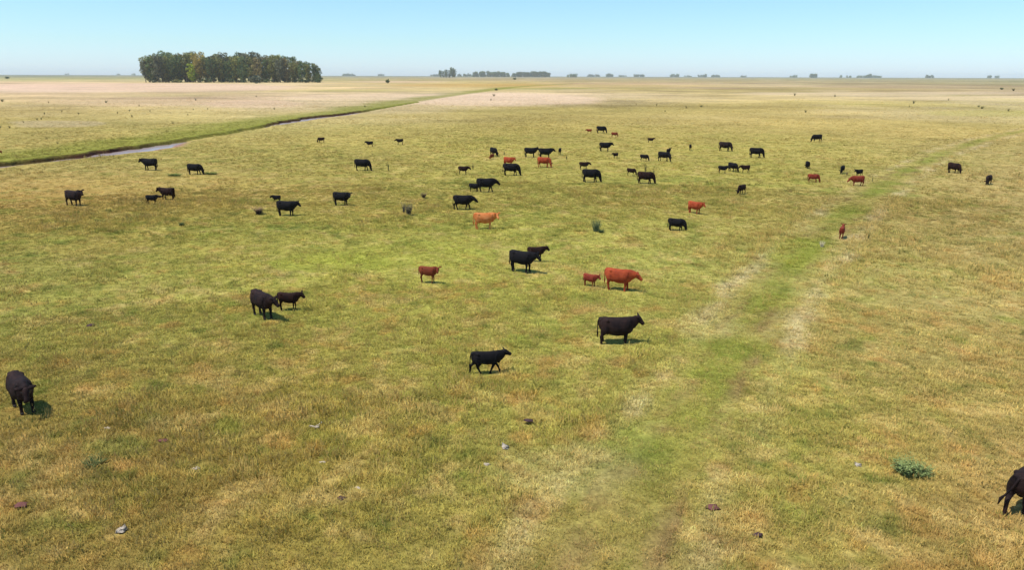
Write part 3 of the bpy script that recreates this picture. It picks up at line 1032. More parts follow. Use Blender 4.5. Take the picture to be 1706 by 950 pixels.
C_(873, 899, 246, 262, 356, 'alert', 'black', 'black cow standing with raised head, left of the pair above a grazing red cow', group=fg)
C_(897, 926, 250, 264, 2, 'stand', 'black', 'black cow directly behind a grazing red cow', group=fg)
C_(895, 921, 259, 279, 346, 'graze_r', 'red', 'bright orange-red cow grazing in front of two black cows', group=fg)
C_(929, 938, 246, 258, 80, 'level', 'black', 'dark calf seen from behind, right of two black cows and a grazing red cow', calf=True, fit='h', group=fg)
C_(963, 987, 272, 283, 0, 'level', 'brown', 'dark calf walking right just behind a big grazing black cow', calf=True, group=fg)
C_(969, 1003, 284, 304, 354, 'graze', 'black', 'big black cow grazing just in front of a dark walking calf', group=fg)
C_(975, 986, 215, 222, 176, 'level', 'darkred', 'tiny red calf left of the farthest black cow', calf=True, group=fg)
C_(992, 1013, 211, 222, 350, 'graze', 'black', 'farthest black cow grazing between a red and a brown calf', group=fg)
C_(1016, 1033, 217, 229, 348, 'graze_r', 'russet', 'brown calf grazing right of the farthest black cow', calf=True, group=fg)
C_(998, 1023, 236, 252, 356, 'stand', 'black', 'black cow standing side-on above a lone small dark calf', group=fg)
C_(1019, 1030, 253, 264, 215, 'stand', 'blackbrown', 'lone small dark calf below a side-on black cow', calf=True, group=fg)
C_(1079, 1092, 228, 238, 350, 'stand', 'brown', 'tiny brown calf standing alone among the far grass', calf=True, group=fg)
C_(1066, 1082, 256, 269, 340, 'graze', 'black', 'small black calf grazing left of a black cow with another calf behind', calf=True, group=fg)
C_(1096, 1120, 250, 269, 330, 'graze_r', 'black', 'black cow grazing with a calf standing behind its shoulder', group=fg)
C_(1110, 1120, 245, 259, 60, 'stand', 'black', 'black calf behind the shoulder of a grazing black cow', calf=True, fit='h', group=fg)
C_(1146, 1154, 240, 251, 80, 'level', 'black', 'black calf seen end-on standing alone left of the bulky far cow', calf=True, fit='h', group=fg)
C_(1196, 1223, 235, 252, 340, 'graze_r', 'blackbrown', 'bulky dark cow grazing at the back right of the herd', fat=1.08, group=fg)
C_(1246, 1276, 246, 263, 350, 'graze', 'black', 'black cow grazing just right of the bulky far cow', group=fg)
C_(1196, 1217, 274, 289, 348, 'level', 'black', 'black calf with nose against a black cow, left of a tight trio', calf=True, group=fg)
C_(1214, 1230, 270, 287, 296, 'graze_l', 'black', 'black cow standing end-on in the middle of a tight trio', fit='h', group=fg)
C_(1230, 1250, 276, 288, 184, 'level', 'brown', 'brown-black calf facing left, right of a tight trio', calf=True, group=fg)
C_(1224, 1244, 307, 325, 222, 'graze', 'brown', 'dark brown calf grazing toward the lower left, alone below the tight trio', calf=True, group=fg)
C_(1146, 1176, 328, 357, 312, 'stand', 'red', 'red cow standing alone, angled toward the viewer, above a black grazing cow', fit='w', group=mg)
C_(1112, 1145, 364, 386, 340, 'graze', 'black', 'small black cow grazing below the lone red cow', group=mg)
C_(1044, 1061, 279, 293, 336, 'graze', 'brown', 'brown calf grazing left of a dark brown cow', calf=True, group=fg)
C_(1061, 1093, 288, 307, 352, 'graze', 'brown', 'dark brown cow grazing right of a brown calf', group=fg)
C_(1338, 1352, 268, 282, 80, 'graze', 'black', 'black cow seen from behind on the right', fit='h', group=fg)
C_(1396, 1409, 273, 290, 235, 'graze', 'black', 'black calf grazing toward the lower left, left of another black calf', calf=True, group=fg)
C_(1423, 1438, 282, 295, 205, 'stand', 'black', 'black calf facing left right behind a dark red cow', calf=True, group=fg)
C_(1345, 1367, 291, 305, 345, 'graze', 'darkred', 'dark red calf grazing to the right below a black cow seen from behind', calf=True, group=fg)
C_(1411, 1441, 297, 310, 182, 'low', 'darkred', 'dark red cow walking left in front of a black calf', group=fg)
C_(1583, 1600, 270, 290, 288, 'graze', 'brown', 'dark brown cow grazing toward the viewer beyond the track', fit='h', group=fg)
C_(1639, 1654, 291, 308, 225, 'graze', 'blackbrown', 'black-brown cow grazing toward the lower left, rightmost beyond the track', fit='h', group=fg)
C_(1396, 1413, 372, 399, 62, 'alert', 'darkred', 'red calf seen from behind on the track beside a white tuft', calf=True, fit='h', group=mg)
C_(1350, 1370, 225, 237, 188, 'graze', 'black', 'black cow grazing to the left, farthest on the right side', group=fg)
C_(-14, 4, 247, 260, 356, 'low', 'russet', 'dark reddish calf cut by the left edge beyond the creek', calf=True, group=fg)

for c in COWS:
    if not (c[1] not in (0.8, 1.18, 0.45, 0.82)):
        print('COW clamp', c)


# ------------------------------------------------------------------ trees
def foliage_mat(name, ca, cb, transl=0.35):
    m = noise_mat(name, tuple(q * .7 for q in ca), tuple(q * 1.2 for q in cb), 0.2, 0.75, 0.2, 0, 4, 'Object', .40, .60)
    nt = m.node_tree
    b = nt.nodes['Principled BSDF']
    oi = nt.nodes.new('ShaderNodeObjectInfo')
    mr = nt.nodes.new('ShaderNodeMapRange')
    mr.inputs[3].default_value = 0.75
    mr.inputs[4].default_value = 1.25
    nt.links.new(oi.outputs['Random'], mr.inputs[0])
    src = b.inputs['Base Color'].links[0].from_socket
    mx = nt.nodes.new('ShaderNodeMix')
    mx.data_type = 'RGBA'
    mx.blend_type = 'MULTIPLY'
    mx.inputs[0].default_value = 1
    nt.links.new(src, mx.inputs[6])
    nt.links.new(mr.outputs[0], mx.inputs[7])
    nt.links.new(mx.outputs[2], b.inputs['Base Color'])
    gN = nt.nodes.new('ShaderNodeNewGeometry')
    va = nt.nodes.new('ShaderNodeVectorMath'); va.operation = 'MULTIPLY_ADD'
    va.inputs[1].default_value = (0.7, 0.7, 0.7); va.inputs[2].default_value = (0, 0, 0.5)
    vn = nt.nodes.new('ShaderNodeVectorMath'); vn.operation = 'NORMALIZE'
    nt.links.new(gN.outputs['Normal'], va.inputs[0]); nt.links.new(va.outputs[0], vn.inputs[0])
    nt.links.new(vn.outputs[0], b.inputs['Normal'])
    tr_ = nt.nodes.new('ShaderNodeBsdfTranslucent')
    nt.links.new(mx.outputs[2], tr_.inputs['Color'])
    ms = nt.nodes.new('ShaderNodeMixShader')
    ms.inputs[0].default_value = transl
    nt.links.new(b.outputs[0], ms.inputs[1])
    nt.links.new(tr_.outputs[0], ms.inputs[2])
    nt.links.new(ms.outputs[0], nt.nodes['Material Output'].inputs['Surface'])
    return m


FOL = {
    'dark': foliage_mat('foliage_dark_green', (0.070, 0.110, 0.040), (0.16, 0.21, 0.068)),
    'olive': foliage_mat('foliage_olive', (0.15, 0.17, 0.045), (0.32, 0.31, 0.085)),
    'yellow': foliage_mat('foliage_yellowing', (0.23, 0.19, 0.04), (0.44, 0.32, 0.07)),
    'bright': foliage_mat('foliage_bright_green', (0.22, 0.27, 0.02), (0.40, 0.46, 0.04)),
    'grey': foliage_mat('foliage_grey_green', (0.12, 0.14, 0.082), (0.25, 0.25, 0.14)),
    'brown': foliage_mat('foliage_brownish', (0.19, 0.15, 0.06), (0.34, 0.27, 0.10)),
}
BARK = noise_mat('bark_pale', (0.14, 0.11, 0.085), (0.32, 0.27, 0.21), 0.5, .9, .1)
BARKD = noise_mat('bark_dark', (0.05, 0.04, 0.03), (0.12, 0.09, 0.07), 0.5, .9, .1)


def leaf_clumps(centres, rads, per, leaf, rg):
    """leaf-sized quads spread through clumps"""
    V, Q = [], []
    for c, r_ in zip(centres, rads):
        k = max(6, int(per * (r_[0] * r_[2]) ** 0.75))
        d = rg.normal(size=(k, 3))
        d /= np.linalg.norm(d, axis=1)[:, None]
        d *= (rg.uniform(0.25, 1.0, (k, 1)) ** 0.45)
        p = c + d * r_
        n1 = rg.normal(size=(k, 3)); n1[:, 2] += 0.3
        n1 /= np.linalg.norm(n1, axis=1)[:, None]
        t1 = np.cross(n1, rg.normal(size=(k, 3)))
        t1 /= np.linalg.norm(t1, axis=1)[:, None]
        t2 = np.cross(n1, t1)
        sz = leaf * rg.uniform(0.55, 1.25, (k, 1))
        b0 = len(V) * 4
        V.append(np.stack([p - t1 * sz - t2 * sz * .55, p + t1 * sz * .8 - t2 * sz * .7, p + t1 * sz + t2 * sz * .5, p - t1 * sz * .7 + t2 * sz * .65], 1).reshape(-1, 3))
    V = np.concatenate(V)
    return V, np.arange(len(V)).reshape(-1, 4)


def tree_meshes(h, wdt, seed, bole=0.25, per=9, leaf=0.9, nclump=26):
    rg = np.random.default_rng(seed)
    tb = MB()
    lean = rg.normal(0, .03, 2)
    pts = [np.array([lean[0] * h * t + rg.normal(0, .15) * t, lean[1] * h * t + rg.normal(0, .15) * t, h * t * .82 - (.4 if t == 0 else 0)]) for t in (0, .12, .3, .55, .8, 1)]
    r0 = h * .018
    tb.tube(pts, [r0 * 1.3, r0, r0 * .85, r0 * .6, r0 * .35, r0 * .1], 7)
    cs, rs = [], []
    top = rg.uniform(-.4, .4)
    for k in range(nclump):
        t = bole + (1 - bole) * (k + .5) / nclump
        prof = (0.25 + 0.75 * math.sin(math.pi * min(1, (t - bole) / (1 - bole) * .80 + .12)))
        a = k * 2.4 + rg.uniform(-.5, .5)
        rr = wdt * .5 * prof * rg.uniform(.2, 1.0) * (.8 + .35 * t)
        c = np.array([math.cos(a) * rr + lean[0] * h * t, math.sin(a) * rr + lean[1] * h * t, h * (t * .93 + .02) + rg.normal(0, .02) * h])
        q = wdt * rg.uniform(.12, .25)
        cs.append(c)
        rs.append(np.array([q, q, q * rg.uniform(.8, 1.3)]))
        base = np.array([lean[0] * h * t * .8, lean[1] * h * t * .8, h * max(.12, t * .93 - .16)])
        mid = (base * .5 + c * .5) - np.array([0, 0, .02 * h])
        if k % 2 == 0:
            tb.tube([base, mid, c], [r0 * .35, r0 * .22, r0 * .06], 5)
    V, Q = leaf_clumps(cs, rs, per, leaf, rg)
    return tb.mesh('trunk'), mesh_np('crown', V, Q)


TREES = [tree_meshes(50, 25, 101, .10), tree_meshes(50, 20, 102, .07), tree_meshes(50, 28, 103, .18), tree_meshes(50, 22, 104, .06), tree_meshes(50, 25, 105, .13), tree_meshes(50, 18, 106, .2)]


def place_tree(px, D, h, kind, fol, label, group, name='tree', rz=None, bark=BARK, wide=1.0, z=0.0):
    g_ = ground(px, 134)
    a = math.atan2(g_[0], g_[1])
    e = bpy.data.objects.new(name, None)
    COL.objects.link(e)
    e.location = (math.sin(a) * D, math.cos(a) * D, z)
    e.rotation_euler = (0, 0, rng.uniform(0, 6.28) if rz is None else rz)
    s_ = h / 50.0
    e.scale = (s_ * wide, s_ * wide, s_)
    tm, cm = TREES[kind]
    for nm, m_, mt in (('trunk', tm, bark), ('crown', cm, FOL[fol])):
        if len(m_.materials) == 0:
            m_.materials.append(mt)
        o_ = link(nm, m_, e)
        o_.material_slots[0].link = 'OBJECT'
        o_.material_slots[0].material = mt
    set_props(e, label, 'tree', group)
    return e


# the grove: ground line about 11 px below the horizon
GD = 1480.0
top_px = ([240, 262, 280, 300, 320, 340, 355, 372, 385, 400, 415, 432, 440, 455, 468, 480, 495, 510, 525, 537],
          [101, 90, 88, 89, 86, 87, 88, 87, 92, 90, 87, 87, 92, 92, 90, 95, 97, 101, 103, 112])
_gp = np.hypot(*ground(380, 137.2)[:2])
GD = float(_gp)
def grove_h(px, D):
    y = np.interp(px, *top_px)
    d = CM @ np.array([(px - W0 / 2) / F, -(y - H0 / 2) / F, -1.0])
    return HC + d[2] / math.hypot(d[0], d[1]) * D


front = [(254, 'dark'), (265, 'grey'), (276, 'olive'), (288, 'dark'), (300, 'dark'), (311, 'olive'), (321, 'bright'), (333, 'yellow'), (346, 'olive'), (357, 'dark'),
         (369, 'olive'), (382, 'dark'), (394, 'olive'), (406, 'dark'), (418, 'olive'), (430, 'brown'), (443, 'dark'), (455, 'olive'), (467, 'grey'), (479, 'brown'), (491, 'olive'), (503, 'dark'), (514, 'olive'), (524, 'dark')]
desc = {'dark': 'dark green', 'olive': 'olive green', 'yellow': 'yellowing', 'bright': 'bright green', 'grey': 'grey-green', 'brown': 'brown-tinged'}
gg = 'trees of the grove on the left horizon'
NTH = ['', 'first', 'second', 'third', 'fourth', 'fifth', 'sixth', 'seventh', 'eighth', 'ninth', 'tenth']
ORD = {}
FR_N = {q: sum(1 for _, f_ in front if f_ == q) for q in desc}
for k, (px, fo) in enumerate(front):
    D = GD + rng.uniform(0, 25)
    hh = grove_h(px, D) * rng.uniform(.74, 1.0)
    if fo == 'bright':
        hh *= .72
    lab = '%s tree in the front row of the grove on the left horizon' % desc[fo]
    if fo == 'bright':
        lab = 'low bright green tree in the front row of the grove on the left horizon'
    ORD[fo] = ORD.get(fo, 0) + 1
    if fo != 'bright' and FR_N[fo] > 1:
        lab = '%s of the %s trees from the left in the front row of the grove' % (NTH[ORD[fo]], desc[fo])
    place_tree(px, D, hh, int(rng.integers(0, 6)), fo, lab, gg, 'eucalyptus_tree')
for row, n_, fr_ in ((1, 24, 1.0), (2, 22, 1.02)):
    for px in np.linspace(248, 526, n_):
        px = px + rng.uniform(-3, 3)
        D = GD + row * 45 + rng.uniform(-12, 12)
        hh = grove_h(px, D) * rng.uniform(.86, 1.05) * fr_
        fo = 'yellow' if 322 < px < 345 and row == 1 else rng.choice(['dark', 'olive', 'grey', 'olive', 'dark', 'brown'])
        place_tree(px, D, hh, int(rng.integers(0, 6)), fo, '%s tree standing in the rear rows of the grove, in its %s' % (desc[fo], 'left third' if px < 340 else 'middle' if px < 435 else 'right third'), gg, 'eucalyptus_tree')
place_tree(243, GD + 20, grove_h(250, GD) * .93, 5, 'grey', 'leaning grey-green tree at the left end of the grove', gg, 'eucalyptus_tree', bark=BARK)
place_tree(531, GD + 20, grove_h(528, GD) * .8, 1, 'dark', 'low dark tree at the right end of the grove', gg, 'eucalyptus_tree')
place_tree(532, GD + 5, grove_h(528, GD) * .5, 0, 'dark', 'bushy dark tree drooping at the right end of the grove', gg, 'eucalyptus_tree', wide=1.5)


UNDER = True
# ---- shrubs: rounded bushes
def bush_mesh(seed, per=60, leaf=.16):
    rg = np.random.default_rng(seed)
    cs, rs = [], []
    for k in range(9):
        a = k * 2.4
        rr = rg.uniform(0, .42)
        cs.append(np.array([math.cos(a) * rr, math.sin(a) * rr, rg.uniform(.25, .75)]))
        q = rg.uniform(.2, .34)
        rs.append(np.array([q, q, q * .9]))
    V, Q = leaf_clumps(cs, rs, per, leaf, rg)
    V[:, 2] = np.maximum(V[:, 2], .0)
    tb = MB()
    for k in range(6):
        c = cs[k]
        tb.tube([(0, 0, -.05), c * .5 + np.array([0, 0, .05]), c], [.03, .02, .006], 5)
    return tb.mesh('stem'), mesh_np('crown', V, Q)


BUSHES = [bush_mesh(201), bush_mesh(202), bush_mesh(203)]


def place_bush(px, pybase, wpx, hpx, fol, label, group=None, k=0, name='bush', cat='bush'):
    g_ = ground(px, pybase)
    m_ = 1.0 / (F / math.hypot(np.hypot(g_[0], g_[1]), HC))
    e = bpy.data.objects.new(name, None)
    COL.objects.link(e)
    e.location = (g_[0], g_[1], -0.02)
    e.rotation_euler = (0, 0, rng.uniform(0, 6.28))
    e.scale = (wpx * m_, wpx * m_, hpx * m_)
    for nm, me_, mt in (('stem', BUSHES[k][0], BARKD), ('crown', BUSHES[k][1], FOL[fol])):
        if len(me_.materials) == 0:
            me_.materials.append(mt)
        o_ = link(nm, me_, e)
        o_.material_slots[0].link = 'OBJECT'
        o_.material_slots[0].material = mt
    set_props(e, label, cat, group)
    return e


place_bush(428, 138.6, 18, 14, 'grey', 'round grey-green bush in front of the grove', None, 0)
place_bush(646, 138.5, 7, 7.5, 'dark', 'dark round bush alone on the far straw pasture', None, 1)
place_bush(857, 132.6, 6, 3.6, 'dark', 'small dark bush far off below the long blue woods', None, 2)
place_bush(827, 150.5, 6, 4, 'olive', 'low green bush on the far bank of the creek', None, 1)
place_bush(1669, 149, 5, 3, 'dark', 'dark low bush in the far right of the pasture', None, 0)
place_bush(12, 131, 6, 3.5, 'dark', 'dark speck of a bush on the far left horizon', None, 1)

for k, px in enumerate(np.linspace(254, 530, 30)):
    px = px + rng.uniform(-3, 3)
    place_bush(px, 137.0 + rng.uniform(-.9, .5), rng.uniform(7, 12), rng.uniform(4, 8), rng.choice(['dark', 'olive', 'grey', 'dark']), 'bushy undergrowth between the trunks of the grove', 'undergrowth bushes of the grove', k % 3)

# ---- far woods on the horizon
fg2 = 'trees of a distant clump on the horizon'
for px, h_px, kd, fo in ((734, 9.5, 2, 'dark'), (739, 9, 0, 'dark'), (744, 11, 4, 'dark'), (749, 10, 3, 'dark'), (754, 14, 2, 'dark'), (757, 12, 0, 'dark')):
    place_tree(px, 4200, h_px * 4200 / F * .95 + 8, kd, fo, 'dark tree in the clump just right of the middle of the left horizon', fg2, 'tree', wide=1.05)


def far_wood(px0, px1, h_px, D, label, seed, fol='dark', ragged=.35):
    """a far-off wood that reads as one mass"""
    rg = np.random.default_rng(seed)
    g0, g1 = ground(px0, 134), ground(px1, 134)
    a0, a1 = math.atan2(g0[0], g0[1]), math.atan2(g1[0], g1[1])
    am = (a0 + a1) / 2
    width = abs(a1 - a0) * D
    hh = h_px / F * D * 1.0 + HC
    n_ = max(3, int(width / (hh * .45)))
    cs, rs = [], []
    for k in range(n_):
        u = (k + .5) / n_
        lx = (u - .5) * width + rg.normal(0, hh * .1)
        env = min(1, .55 + 6 * u, .55 + 6 * (1 - u))
        th = hh * env * (1 - ragged * rg.uniform(0, 1))
        for row in range(2):
            ly = row * hh * .5
            for zf in (.25, .5, .78):
                cs.append(np.array([lx + rg.normal(0, hh * .08), ly, th * zf]))
                rs.append(np.array([hh * .32, hh * .32, th * .24]))
    V, Q = leaf_clumps(cs, rs, 1.1, hh * .085, rg)
    V[:, 2] = np.maximum(V[:, 2], 0)
    o_ = link('distant_wood', mesh_np('distant_wood', V, Q), None, FOL[fol])
    o_.location = (math.sin(am) * D, math.cos(am) * D, 0)
    o_.rotation_euler = (0, 0, -am)
    set_props(o_, label, 'wood', None, 'stuff')


far_wood(788, 847, 7.0, 7000, 'long low blue-grey wood right of the dark tree clump on the horizon', 301, ragged=.2)
far_wood(854, 915, 7.0, 7000, 'second long low blue-grey wood on the horizon, right of the other', 302, ragged=.2)
far_wood(763, 786, 3.2, 8500, 'thin strip of trees between the dark clump and the long woods', 303)
far_wood(945, 961, 3.6, 6500, 'small dark rounded wood right of the two long blue woods', 304)
for k, (a_, b_, h_, D_) in enumerate(((978, 999, 2.6, 10500), (1009, 1021, 4.0, 9800), (1030, 1042, 2.0, 11000), (1056, 1064, 3.6, 10500), (1066, 1073, 3.6, 10500), (1116, 1132, 3.6, 10500),
                                     (1140, 1152, 1.6, 11500), (1162, 1169, 2.6, 11000), (1170, 1177, 3.6, 10500), (1184, 1199, 2.6, 10800), (1233, 1242, 2.4, 11000), (1316, 1328, 2.8, 10800), (1349, 1361, 5.4, 9500),
                                     (1398, 1402, 2.4, 10500), (1410, 1416, 2.6, 10500), (1427, 1468, 2.6, 10500), (1443, 1450, 4.2, 10300), (1541, 1555, 3.6, 10300), (1644, 1651, 2.8, 11000), (1656, 1664, 2.2, 11000),
                                     (570, 592, 2.6, 11000), (630, 640, 2.2, 11500), (718, 732, 2.4, 9500), (110, 116, 1.6, 12500), (196, 202, 1.3, 12800), (221, 227, 1.8, 12500))):
    far_wood(a_, b_, h_, D_, 'faint blue-grey wood far away on the skyline', 310 + k)
for o_ in COL.objects:
    if o_.name.startswith('distant_wood') and 'faint' in o_.get('label', ''):
        o_['group'] = 'faint woods along the skyline'


# ------------------------------------------------------------------ weeds, rushes and other plants in the pasture
def blade_plant(seed, blades, spread, lean, width, leafy=False):
    """unit-high upright plant of narrow blades: base mesh 'stem' and 'foliage'"""
    rg = np.random.default_rng(seed)
    V, Q = [], []
    for k in range(blades):
        a = rg.uniform(0, 2 * math.pi)
        r0 = spread * rg.uniform(0, .35)
        h = rg.uniform(.5, 1.0)
        ln = lean * rg.uniform(.1, 1) * h
        fa = rg.uniform(0, math.pi)
        b = len(V)
        for t, wq in ((0, 1), (.35, .95), (.7, .7), (1, .12)):
            x_ = math.cos(a) * (r0 + ln * t ** 1.7)
            y_ = math.sin(a) * (r0 + ln * t ** 1.7)
            w_ = width * wq / 2
            V += [(x_ - math.cos(fa) * w_, y_ - math.sin(fa) * w_, h * (t - .12 * lean * t * t)), (x_ + math.cos(fa) * w_, y_ + math.sin(fa) * w_, h * (t - .12 * lean * t * t))]
        for t in range(3):
            Q.append((b + 2 * t, b + 2 * t + 1, b + 2 * t + 3, b + 2 * t + 2))
        if leafy:
            for t in (.3, .5, .7, .9):
                x_ = math.cos(a) * (r0 + ln * t ** 1.7); y_ = math.sin(a) * (r0 + ln * t ** 1.7); z_ = h * t
                a3 = rg.uniform(0, 6.28)
                u_ = np.array([math.cos(a3), math.sin(a3), .3]) * .16 * (1.1 - t * .6)
                v_ = np.array([-math.sin(a3), math.cos(a3), 0]) * .045
                c = np.array([x_, y_, z_])
                b = len(V)
                V += [tuple(c), tuple(c + u_ * .5 - v_), tuple(c + u_), tuple(c + u_ * .5 + v_)]
                Q.append((b, b + 1, b + 2, b + 3))
    return mesh_np('plant', np.array(V), np.array(Q))


PM = {
    'rush': noise_mat('rush_green', (0.075, 0.115, 0.05), (0.16, 0.20, 0.09), 6, 1.0, .03),
    'grey': noise_mat('dry_twig_grey', (0.085, 0.075, 0.06), (0.17, 0.15, 0.11), 6, .9, .1),
    'brown': noise_mat('dry_weed_brown', (0.15, 0.085, 0.06), (0.26, 0.16, 0.10), 6, .9, .1),
    'blue': noise_mat('leaf_blue_green', (0.17, 0.22, 0.07), (0.29, 0.34, 0.12), 6, 1.0, .03),
    'green': noise_mat('leaf_green', (0.12, 0.18, 0.045), (0.24, 0.29, 0.08), 6, 1.0, .03),
    'deep': noise_mat('leaf_deep_green', (0.06, 0.10, 0.035), (0.13, 0.17, 0.06), 6, 1.0, .03),
    'olive': noise_mat('weed_olive', (0.12, 0.125, 0.045), (0.22, 0.20, 0.08), 6, 1.0, .03),
    'white': noise_mat('bleached_grass', (0.55, 0.47, 0.28), (0.74, 0.64, 0.42), 6, 1, .02),
}
for m_ in PM.values():       # leaves and blades of a clump take light from all round, like the clump as a whole
    nt_ = m_.node_tree
    gN_ = nt_.nodes.new('ShaderNodeNewGeometry')
    va_ = nt_.nodes.new('ShaderNodeVectorMath'); va_.operation = 'MULTIPLY_ADD'
    va_.inputs[1].default_value = (0.55, 0.55, 0.55); va_.inputs[2].default_value = (0, 0, 0.7)
    vn_ = nt_.nodes.new('ShaderNodeVectorMath'); vn_.operation = 'NORMALIZE'
    nt_.links.new(gN_.outputs['Normal'], va_.inputs[0]); nt_.links.new(va_.outputs[0], vn_.inputs[0])
    nt_.links.new(vn_.outputs[0], nt_.nodes['Principled BSDF'].inputs['Normal'])
BP = {
    'rush': [blade_plant(401, 130, .55, .5, .022), blade_plant(402, 110, .6, .6, .024)],
    'twig': [blade_plant(411, 70, .5, .55, .018, True), blade_plant(412, 60, .6, .7, .02, True)],
    'weed': [blade_plant(421, 14, .25, .3, .035, True), blade_plant(422, 11, .2, .22, .04, True), blade_plant(423, 18, .35, .4, .035, True)],
    'spread': [blade_plant(431, 150, 1.6, 1.0, .05, True), blade_plant(432, 130, 1.8, 1.1, .055, True)],
}


def place_plant(px, pybase, hpx, kind, mat, name, label, cat, group=None, wide=1.0, k=None, deep=None):
    g_ = ground(px, pybase)
    rr = np.hypot(g_[0], g_[1])
    m_ = math.hypot(rr, HC) / F
    hm = hpx * m_ / math.cos(math.atan2(HC, rr))
    bank = BP[kind]
    me_ = bank[(int(px) + int(pybase)) % len(bank) if k is None else k]
    if len(me_.materials) == 0:
        me_.materials.append(PM[mat])
    o_ = link(name, me_)
    o_.location = (g_[0], g_[1], -.02)
    o_.rotation_euler = (0, 0, rng.uniform(0, 6.28) if deep is None else 0)
    o_.scale = (hm * wide, hm * (wide if deep is None else deep), hm)
    o_.material_slots[0].link = 'OBJECT'
    o_.material_slots[0].material = PM[mat]
    set_props(o_, label, cat, group)
    return o_


place_plant(993, 387, 27, 'rush', 'rush', 'rush_clump', 'spiky green rush clump standing alone right of the middle of the pasture', 'rush', None, .85)
place_plant(1001, 389, 9, 'spread', 'deep', 'low_bush', 'low dark green growth at the right foot of the spiky rush clump', 'plant', None, .8)
place_plant(681, 358, 23, 'twig', 'grey', 'dry_bush', 'grey twiggy bush left of the pale orange cow', 'bush', None, .8)
place_plant(673, 355, 17, 'twig', 'grey', 'dry_bush', 'smaller grey twiggy stem leaning left of the grey twiggy bush', 'bush', None, .45)
place_plant(432, 358, 15, 'twig', 'brown', 'dry_thistle', 'low brown dried thistle left of the cow with a small calf behind it', 'thistle', None, 1.6)
place_plant(706, 330, 11, 'twig', 'brown', 'dry_thistle', 'thin reddish dried thistle above the grey twiggy bush', 'thistle', None, 1.3)
place_plant(1513, 790, 22, 'spread', 'blue', 'leafy_plant', 'blue-green leafy plant low in the grass at the lower right', 'plant', None, 1.1, 0)
place_plant(1532, 792, 17, 'spread', 'blue', 'leafy_plant', 'smaller blue-green leafy plant at the right of the larger one', 'plant', None, 1.0, 1)
place_plant(157, 776, 13, 'spread', 'deep', 'leafy_plant', 'dark green leafy plant in the grass at the lower left', 'plant', None, 1.2)
place_plant(1369, 412, 12, 'rush', 'white', 'bleached_tuft', 'white bleached tuft of grass left of the red calf on the track', 'tuft', None, .9)
place_plant(1447, 398, 14, 'weed', 'deep', 'weed', 'thin upright dark weed right of the red calf on the track', 'weed', None, .6)
place_plant(647, 284, 14, 'weed', 'deep', 'weed', 'small upright green weed right of a lone grazing black cow', 'weed', None, .7)
place_plant(788, 282, 12, 'weed', 'olive', 'weed', 'thin upright weed in front of a brown walking calf', 'weed', None, .5)
place_plant(840, 258, 8, 'weed', 'deep', 'weed', 'low weed right of the end-on black cow and tiny red calf', 'weed', None, 1.0)
place_plant(944, 265, 10, 'weed', 'deep', 'weed', 'dark weed right of the grazing bright red cow', 'weed', None, .8)
place_plant(1075, 286, 13, 'weed', 'olive', 'weed', 'upright weed behind the dark brown grazing cow', 'weed', None, .6)
place_plant(1089, 290, 10, 'weed', 'olive', 'weed', 'smaller weed over the shoulder of the dark brown grazing cow', 'weed', None, .6)
place_plant(1453, 303, 9, 'weed', 'deep', 'weed', 'thin dark weed right of the dark red walking cow', 'weed', None, .6)
place_plant(1411, 292, 7, 'weed', 'brown', 'weed', 'low brownish weed between the two black calves on the right', 'weed', None, 1.2)
place_plant(649, 224, 7, 'weed', 'deep', 'weed', 'thin dark weed above the rightmost of the three back-left calves', 'weed', None, .4)
place_plant(742, 216, 5, 'weed', 'olive', 'weed', 'tiny weed in the open grass behind the herd', 'weed', None, .8)
place_plant(620, 259, 7, 'weed', 'brown', 'weed', 'tiny reddish dry weed above a lone grazing black cow', 'weed', None, .6)
place_plant(198, 340, 9, 'weed', 'olive', 'weed', 'thin weed between the far-left black-brown cow and the suckling calf', 'weed', None, .6)
place_plant(184, 353, 8, 'weed', 'deep', 'weed', 'dark weed low right of the far-left black-brown cow', 'weed', None, .6)
place_plant(303, 377, 8, 'spread', 'deep', 'weed', 'low dark weed below the suckling calf', 'weed', None, .7)
place_plant(290, 294, 6, 'spread', 'green', 'leafy_plant', 'strip of low green plants left of the cow grazing by the creek', 'plant', None, 2.4, 0, 1.2)
place_plant(352, 291, 6, 'spread', 'green', 'leafy_plant', 'strip of low green plants right of the cow grazing by the creek', 'plant', None, 2.0, 1, 1.2)
wl = 'small dark weed dotting the straw pasture beyond the creek'
wg_ = 'weeds dotting the pasture beyond the creek'
for a_, b_ in ((74, 190), (103, 186), (131, 190), (39, 204), (62, 200), (69, 199), (16, 213), (1, 213), (196, 189), (232, 177), (250, 186), (322, 183), (346, 182), (313, 192), (288, 206), (96, 239),
               (216, 185), (177, 171), (81, 171), (4, 169), (326, 167), (220, 195), (427, 161), (457, 182), (575, 178), (608, 178), (823, 160), (818, 167)):
    place_plant(a_, b_, rng.uniform(3, 4.8), 'weed', rng.choice(['deep', 'olive', 'olive', 'olive', 'rush']), 'weed', wl, 'weed', wg_, rng.uniform(1.4, 2.6))
wl2 = 'small weed far behind the herd on the right half of the pasture'
for a_, b_ in ((1108, 186), (1168, 178), (1094, 176), (1060, 175), (1143, 180), (1342, 187), (1391, 161), (1324, 159), (1636, 181), (1630, 178), (1680, 185), (1522, 172), (1515, 178), (1580, 167), (1688, 151)):
    place_plant(a_, b_, rng.uniform(3, 5), 'weed', rng.choice(['deep', 'olive', 'olive']), 'weed', wl2, 'weed', 'weeds far behind the herd', rng.uniform(1.4, 2.8))


